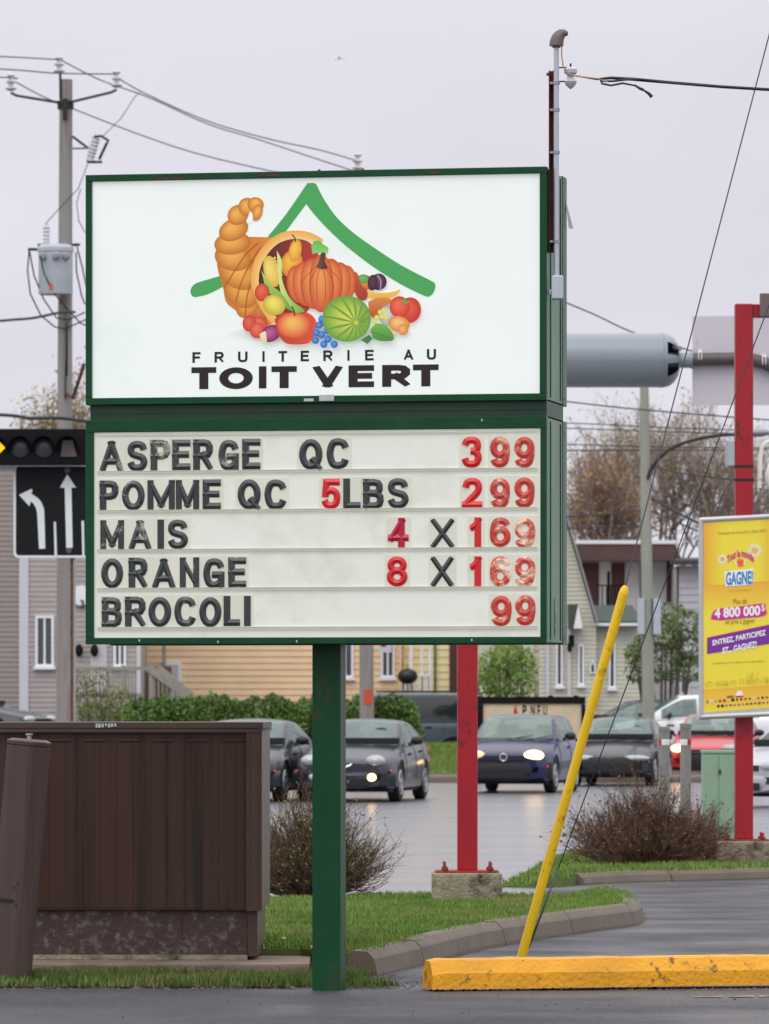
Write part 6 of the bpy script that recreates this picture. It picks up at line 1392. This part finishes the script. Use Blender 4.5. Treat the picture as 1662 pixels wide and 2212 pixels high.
def car(label, X, Y, yaw, kind, paint, z=.0, lit=(), H=None, group=None, fog=(), emblem=None, dark_bumper=False, glass='car_glass', lampw=.20, lamph=.085, lampz=None, round_lamp=False, rails=False, grille=True):
    k = KIN[kind]; L, Wd, Hh, wb = k['L'], k['W'], H or k['H'], k['wb']
    o = thing('parked_car' if z > .1 else 'car', label, 'car', (X, Y, z), yaw, group)
    dk = smooth_tab(k['deck']); rf = smooth_tab(k['roof']); hw = Wd / 2; zs = .22; RW = .315; RA = .355
    yf = L * .5 - (L - wb) * .53; axles = (-L / 2 + (L - wb) * .46, 0); axles = (axles[0], axles[0] + wb)
    plan = smooth_tab([(0, .74), (.02, .84), (.06, .93), (.15, .985), (.35, 1.0), (.7, 1.0), (.88, .97), (.96, .9), (1, .80)])
    ts = sorted(set([0, .004, .012, .025, .04] + [i / 60 for i in range(2, 60)] + [.96, .98, .992, 1] + [((a + RA * cos(pi * q / 14)) + L / 2) / L for a in axles for q in range(15)]))
    rings = []
    for t in ts:
        y = -L / 2 + t * L; zb = interp(dk, t); w = hw * interp(plan, t)
        arch = 0
        for a in axles:
            d = abs(y - a)
            if d < RA: arch = max(arch, sqrt(RA * RA - d * d) + RW - .01)
        lo = max(zs + (.05 if t < .03 or t > .97 else 0), arch)
        nose = min(1, t / .03) if t < .03 else min(1, (1 - t) / .03) if t > .97 else 1
        zz = [lo, max(lo + .02, .34), max(lo + .03, .46), max(lo + .04, zb - .26), max(lo + .05, zb - .10), max(lo + .055, zb - .035), zb, zb + .022, zb + .03]
        xx = [w * .95, w * .985, w * 1.0, w * .992, w * .955, w * .90, w * .80, w * .42, 0]
        half = [(x, z_) for x, z_ in zip(xx, zz)]
        rings.append([(x, y, z_) for x, z_ in half] + [(-x, y, z_) for x, z_ in half[-2::-1]] + [(-w * .5, y, max(zs, .2)), (w * .5, y, max(zs, .2))])
    mb = MB(); mb.loft(rings, True, True, 0, True)
    # cabin
    c0, c1 = k['cabin']; y0, y1 = -L / 2 + c0 * L, -L / 2 + c1 * L; wr = k['wr']
    def cab(s, h):
        """h 0..1 up the side, 1..2 across the roof to the middle"""
        y = y0 + s * (y1 - y0); zb = interp(dk, (y + L / 2) / L) - .03; zr = zb + (Hh - zb) * max(.001, interp(rf, s)); f = (zr - zb) / (Hh - zb)
        wbase = hw * interp(plan, (y + L / 2) / L) * .915; we = wbase + (wr - wbase) * f ** 1.1
        if h <= 1: hh_ = h; return Vector((wbase + (we - wbase) * hh_ + .03 * sin(pi * hh_) * f, y, zb + (zr - .05 * f - zb) * hh_))
        q = h - 1; crown = .055 * f
        return Vector((we * (1 - q), y, zr - .05 * f + crown * sin(q * pi / 2) ** .6))
    sf = next(s_ / 100 for s_ in range(100) if interp(rf, s_ / 100) > .93); sr = 1 - next(s_ / 100 for s_ in range(100) if interp(rf, 1 - s_ / 100) > .9)
    pil = {'sedan': (.16, .47, .50, .83), 'hatch': (.13, .50, .54, .88), 'coupe': (.17, .58, .60, .84), 'van': (.12, .36, .40, .80)}[kind]
    hs_ = [0, .12, .3, .5, .7, .91, 1, 1.08, 1.12, 1.35, 1.6, 1.8, 2]
    st_ = sorted(set([i / 44 for i in range(45)] + [pil[0] + .01, pil[1] - .01, pil[2] + .01, pil[3] - .01, .05, sf - .025, sr + .035, .945]))
    cr_ = [[cab(s, h_) for h_ in hs_] for s in st_]
    for i in range(len(st_) - 1):
        sm_ = (st_[i] + st_[i + 1]) / 2
        for j in range(len(hs_) - 1):
            hm = (hs_[j] + hs_[j + 1]) / 2
            if glass == 'car_glass' and kind != 'van':
                if .12 < hm < .91 and (pil[0] + .01 < sm_ < pil[1] - .01 or pil[2] + .01 < sm_ < pil[3] - .01): continue
                if hm > 1.08 and .05 < sm_ < sf - .025: continue
                if hm > 1.12 and sr + .035 < sm_ < .945: continue
            for sg in (1, -1):
                q = [cr_[i][j], cr_[i][j + 1], cr_[i + 1][j + 1], cr_[i + 1][j]]; mb.add([(p.x * sg, p.y, p.z) for p in q], [(0, 1, 2, 3)], 0, True)
    body = mb.build('body', paint, o, world=False, weld=True)
    if kind != 'van':
        mi_ = MB(); zfl = max(interp(dk, c0), interp(dk, c1)) + .035
        mi_.box(-hw * .84, hw * .84, y0 + .12, y0 + .42, zfl - .06, zfl + .03); mi_.box(-hw * .84, hw * .84, y0 + .42, y1 - .3, zfl - .06, zfl - .004); mi_.build('dashboard', 'cabin_dark', o, world=False, bevel=.01)
        for yy, xs_ in ((y0 + .42 * (y1 - y0), (-.36, .36)), (y0 + .74 * (y1 - y0), (-.36, .36))):
            for x_ in xs_:
                mi_ = MB(); mi_.box(x_ - .21, x_ + .21, yy, yy + .13, zfl - .05, zfl + .11); mi_.box(x_ - .12, x_ + .12, yy + .03, yy + .11, zfl + .13, zfl + .27); mi_.build('seat', 'seat_cloth', o, world=False, bevel=.03)
        mi_ = MB(); c_ = Vector((.36, y0 + .52, zfl + .03)); mi_.tube([c_ + Vector((.17 * cos(q_ * pi / 8), .05 * sin(q_ * pi / 8), .15 * sin(q_ * pi / 8))) for q_ in range(17)], .016, 6); mi_.build('steering_wheel', 'cabin_dark', o, world=False)
    def patch(name, f, nu, nv, m, parent=o, push=.006):
        g = [[f(i / nu, j / nv) for j in range(nv + 1)] for i in range(nu + 1)]; c = MB(); vs_ = []
        for i in range(nu + 1):
            for j in range(nv + 1):
                a = g[min(i + 1, nu)][j] - g[max(i - 1, 0)][j]; b = g[i][min(j + 1, nv)] - g[i][max(j - 1, 0)]; nr = a.cross(b)
                nr = nr.normalized() if nr.length > 1e-9 else Vector((0, 0, 1))
                ctr = Vector((0, g[i][j].y * .6, .7))
                if nr.dot(g[i][j] - ctr) < 0: nr = -nr
                vs_.append(g[i][j] + nr * push)
        c.add(vs_, [(i * (nv + 1) + j, i * (nv + 1) + j + 1, (i + 1) * (nv + 1) + j + 1, (i + 1) * (nv + 1) + j) for i in range(nu) for j in range(nv)], 0, True)
        return c.build(name, m, parent, world=False, fix=False)
    def strip(s0, s1, e=1.05):
        def f(u, v):
            s = s0 + (s1 - s0) * u; q = v * 2 - 1; p = cab(s, 2 - abs(q) * (2 - e)); return Vector((p.x * (1 if q > 0 else -1), p.y, p.z))
        return f
    ws = patch('windshield', strip(.035, sf - .01, 1.07), 10, 14, glass)
    mbw = MB()
    for x_, dx in ((-.1, .5), (.32, .42)): mbw.bar((x_, y0 + .05, cab(.03, 1.6).z + .02), (x_ + dx * .9, y0 + .14, cab(.06, 1.6).z + .03), .02, .015)
    mbw.build('wiper', 'bumper_black', ws, world=False)
    patch('rear_window', strip(1 - .04, sr + .02, 1.1), 8, 12, glass if kind != 'van' else 'car_glass_dark')
    gsd = 'car_glass_dark' if kind == 'van' else glass
    for sg in (-1, 1):
        for a, b in ((pil[0], pil[1]), (pil[2], pil[3])):
            def f(u, v, a=a, b=b, sg=sg):
                s = a + (b - a) * u; top = interp(rf, s); hi = .92; p = cab(s, .10 + (hi - .10) * v); return Vector((p.x * sg, p.y, p.z))
            patch('side_window', f, 14, 5, gsd, push=.005)
        m1 = MB(); py = y0 + .22 * (y1 - y0) * 1.0; bz = interp(dk, (py + L / 2) / L)
        m1.ball((sg * (hw + .10), py, bz + .07), .105, .06, .07, 12, 8); m1.bar((sg * (hw - .04), py, bz + .0), (sg * (hw + .05), py, bz + .05), .05, .05); m1.build('mirror', 'bumper_black', o, world=False)
        for q in ((.40, .66) if kind in ('sedan', 'van') else (.56,)):
            m1 = MB(); yy = -L / 2 + q * L; m1.box(sg * hw * .975 - .02, sg * hw * .975 + .025, yy - .08, yy + .08, interp(dk, q) - .17, interp(dk, q) - .135); m1.build('door_handle', 'bumper_black', o, world=False, bevel=.006)
        for q in (.295, .525, .735) if kind in ('sedan', 'van') else (.30, .60):
            w_ = hw * interp(plan, q); zb = interp(dk, q); yy = -L / 2 + q * L; m1 = MB(); m1.tube([(sg * (x_ * w_ + .001), yy, z_) for x_, z_ in ((.985, .34), (1.0, .46), (.992, zb - .26), (.955, zb - .10), (.90, zb - .035))], .006, 4); m1.build('door_seam', 'bumper_black', o, world=False)
        # headlamp
        lz = lampz or interp(dk, .02) - .03; lx = sg * hw * .62
        m1 = MB()
        if round_lamp:
            c = Vector((lx * 1.0, -L / 2 + .095, lz + .02)); m1.ball(c, .165, .13, .10, 16, 10)
        else: m1.ball((lx, -L / 2 + .085, lz), lampw, .12, lamph, 16, 10)
        side = 'l' if sg > 0 else 'r'
        m1.build('headlamp', 'lamp_on' if side in lit else 'lamp_soft' if side.upper() in lit else 'headlamp', o, world=False)
        m1 = MB(); m1.ball((sg * (hw * .90), -L / 2 + .17, .50 if not dark_bumper else .47), .02, .07, .02); m1.build('side_marker', 'marker', o, world=False)
        m1 = MB(); m1.ball((sg * hw * .72, L / 2 - .05, interp(dk, .98) - .13), .16, .06, .09); m1.build('tail_lamp', 'reflect_red' if 't' not in lit else 'lamp_on', o, world=False)
        if fog: m1 = MB(); m1.ball((sg * hw * .56, -L / 2 + .0, .40), .075, .06, .06); m1.build('fog_lamp', 'lamp_on' if side in fog else 'headlamp', o, world=False)
    # bumper, grille, lower intake
    m1 = MB(); bt = .56 if dark_bumper else .50
    rr_ = []
    for x_ in [q / 8 for q in range(-8, 9)]:
        yb = -L / 2 - .055 + .30 * abs(x_) ** 3.2; w_ = hw * .985 * x_
        rr_.append([(w_, yb + .12, .24), (w_, yb + .02, .25), (w_, yb, .33), (w_, yb - .012, .43), (w_, yb + .01, bt - .03), (w_, yb + .06, bt), (w_, yb + .16, bt)])
    m1.loft(rr_, True, True, 0, True); m1.build('bumper', 'bumper_black' if dark_bumper else paint, o, world=False)
    m1 = MB(); m1.obox((0, -L / 2 - .058, .315), (hw * .5, 0, 0), (0, .012, 0), (0, 0, .055)); m1.build('air_intake', 'cabin_dark', o, world=False, bevel=.01)
    if grille: m1 = MB(); gz = interp(dk, .01) - .03; m1.obox((0, -L / 2 - .002, gz), (hw * .44, 0, 0), (0, .012, 0), (0, 0, .045)); m1.build('grille', 'bumper_black', o, world=False, bevel=.008)
    ezz = interp(dk, .01) - .02
    if emblem == 'ring':
        m1 = MB(); n_ = 24; m1.tube([(.062 * cos(2 * pi * q / n_), -L / 2 - .022, ezz + .062 * sin(2 * pi * q / n_)) for q in range(n_ + 1)], .009, 6)
        def bb(p, q): m1.bar((p[0], -L / 2 - .02, ezz + p[1]), (q[0], -L / 2 - .02, ezz + q[1]), .012, .012)
        bb((-.03, .05), (0, .006)); bb((.03, .05), (0, .006)); bb((-.055, .02), (-.025, -.052)); bb((-.025, -.052), (0, -.004)); bb((0, -.004), (.025, -.052)); bb((.025, -.052), (.055, .02)); m1.lathe([(.058, 0), (.058, -.004)], (0, -L / 2 - .012, ezz), 'y', 20, 1); m1.build('badge', ['chrome', 'bumper_black'], o, world=False)
    elif emblem == 'wing': m1 = MB(); m1.tube([(-.13, -L / 2 - .03, ezz - .02), (-.05, -L / 2 - .04, ezz - .045), (.05, -L / 2 - .04, ezz - .045), (.13, -L / 2 - .03, ezz - .02), (.16, -L / 2 - .02, ezz + .01)], .018, 6); m1.build('badge', 'chrome', o, world=False)
    elif emblem == 'bars':
        for dz in (.025, -.03): m1 = MB(); m1.obox((0, -L / 2 - .02, ezz + dz), (hw * .42, 0, 0), (0, .012, 0), (0, 0, .012)); m1.build('grille_bar', 'chrome', o, world=False)
    elif emblem == 'red': m1 = MB(); m1.ball((0, -L / 2 - .012, ezz), .05, .012, .03); m1.build('badge', 'reflect_red', o, world=False)
    # lower body moulding and dark underside
    m1 = MB(); m1.box(-hw * .88, hw * .88, -L / 2 + .25, L / 2 - .25, .16, .40); m1.build('underbody', 'cabin_dark', o, world=False)
    if rails:
        for sg in (-1, 1): m1 = MB(); m1.tube([(sg * wr * .9, y0 + .35 * (y1 - y0), Hh + .03), (sg * wr * .9, y0 + .9 * (y1 - y0), Hh + .03)], .025, 6); m1.build('roof_rail', 'bumper_black', o, world=False)
    for a in axles:
        for sg in (-1, 1):
            m1 = MB(); xo = sg * hw * .985; m1.lathe([(.19, xo - sg * .02), (.29, xo - sg * .005), (RW, xo - sg * .03), (RW, xo - sg * .18), (.28, xo - sg * .2), (.1, xo - sg * .2)], (0, a, RW), 'x', 28)
            wl = m1.build('wheel', 'tyre', o, world=False)
            m1 = MB(); m1.lathe([(.205, xo - sg * .022), (.195, xo - sg * .002), (.17, xo - sg * .03), (.165, xo - sg * .06), (.02, xo - sg * .06)], (0, a, RW), 'x', 28); m1.lathe([(.055, xo - sg * .055), (.05, xo - sg * .005), (.01, xo)], (0, a, RW), 'x', 14)
            for q in range(5):
                an = 2 * pi * q / 5 + .3; m1.obox((xo - sg * .03, a + .11 * cos(an), RW + .11 * sin(an)), (.02, 0, 0), (0, .075 * cos(an), .075 * sin(an)), (0, -.028 * sin(an), .028 * cos(an)))
            m1.build('rim', 'rim', wl, world=False)
    return o
def carpos(x, y, z=.004): g = G(x, y, z); return g.x, g.y
# (x, y) = the point on the road under the middle of the front axle
def place(label, xf, yf, yaw, kind, paint, **kw):
    k = KIN[kind]; g = G(xf, yf, .004) if 'Y' not in kw else Vector((px(xf, kw['Y']), kw.pop('Y'), 0))
    if 'z' not in kw: kw['z'] = .004
    off = k['wb'] / 2 + (k['L'] - k['wb']) * .04
    return car(label, g.x + off * sin(-yaw) * 1.0, g.y + off * cos(yaw), yaw, kind, paint, **kw)
TG = 'cars driving towards the junction'
place('dark slate sedan half hidden by the brown cabinet', 508, 1731, -R(9), 'sedan', 'paint_slate', group=TG, round_lamp=True, H=1.335)
place('slate sedan with lit fog lamp and round headlamps behind the green sign post', 757, 1731, -R(9), 'sedan', 'paint_slate', group=TG, round_lamp=True, fog=('l',), emblem='wing', H=1.335, lampz=.64, grille=False)
place('dark blue hatchback with a lit headlamp between the left red post and yellow guard', 1102, 1712, -R(10.5), 'hatch', 'paint_navy', group=TG, lit=('l', 'R'), emblem='ring', dark_bumper=True, H=1.40, lampw=.18, lamph=.09, lampz=.67)
place('low charcoal coupe just right of the yellow guard', 1325, 1697, -R(9), 'coupe', 'paint_black', group=TG, emblem='red', lampw=.27, lamph=.065, dark_bumper=True)
place('red car with a bright headlamp seen between the two bollards', 1533, 1684, -R(10), 'sedan', 'paint_red', group=TG, lit=('r',), emblem='bars', dark_bumper=True, lampz=.66)
place('silver car behind the right red post, cut off by the right edge', 1668, 1742, R(-42), 'sedan', 'paint_silver', group=TG, glass='car_glass_dark', H=1.46)
PG = 'cars parked across the road'
place('dark teal van with roof rails parked behind the hedge end', 703, 1600, -R(80), 'van', 'paint_teal', z=.14, Y=130.5, group=PG, rails=True)
place('white sedan parked behind the concrete lamp pole', 1345, 1600, R(-84), 'sedan', 'paint_white', z=.36, Y=124.5, group=PG, H=1.44)
place('dark navy car parked left of the white sedan', 1240, 1600, R(-84), 'coupe', 'paint_dark', z=.34, Y=128.0, group=PG, H=1.36)
place('dark grey car at far left behind the brown cabinet', 22, 1600, R(68), 'sedan', 'paint_dark', z=.64, Y=121, group=PG, H=1.40)
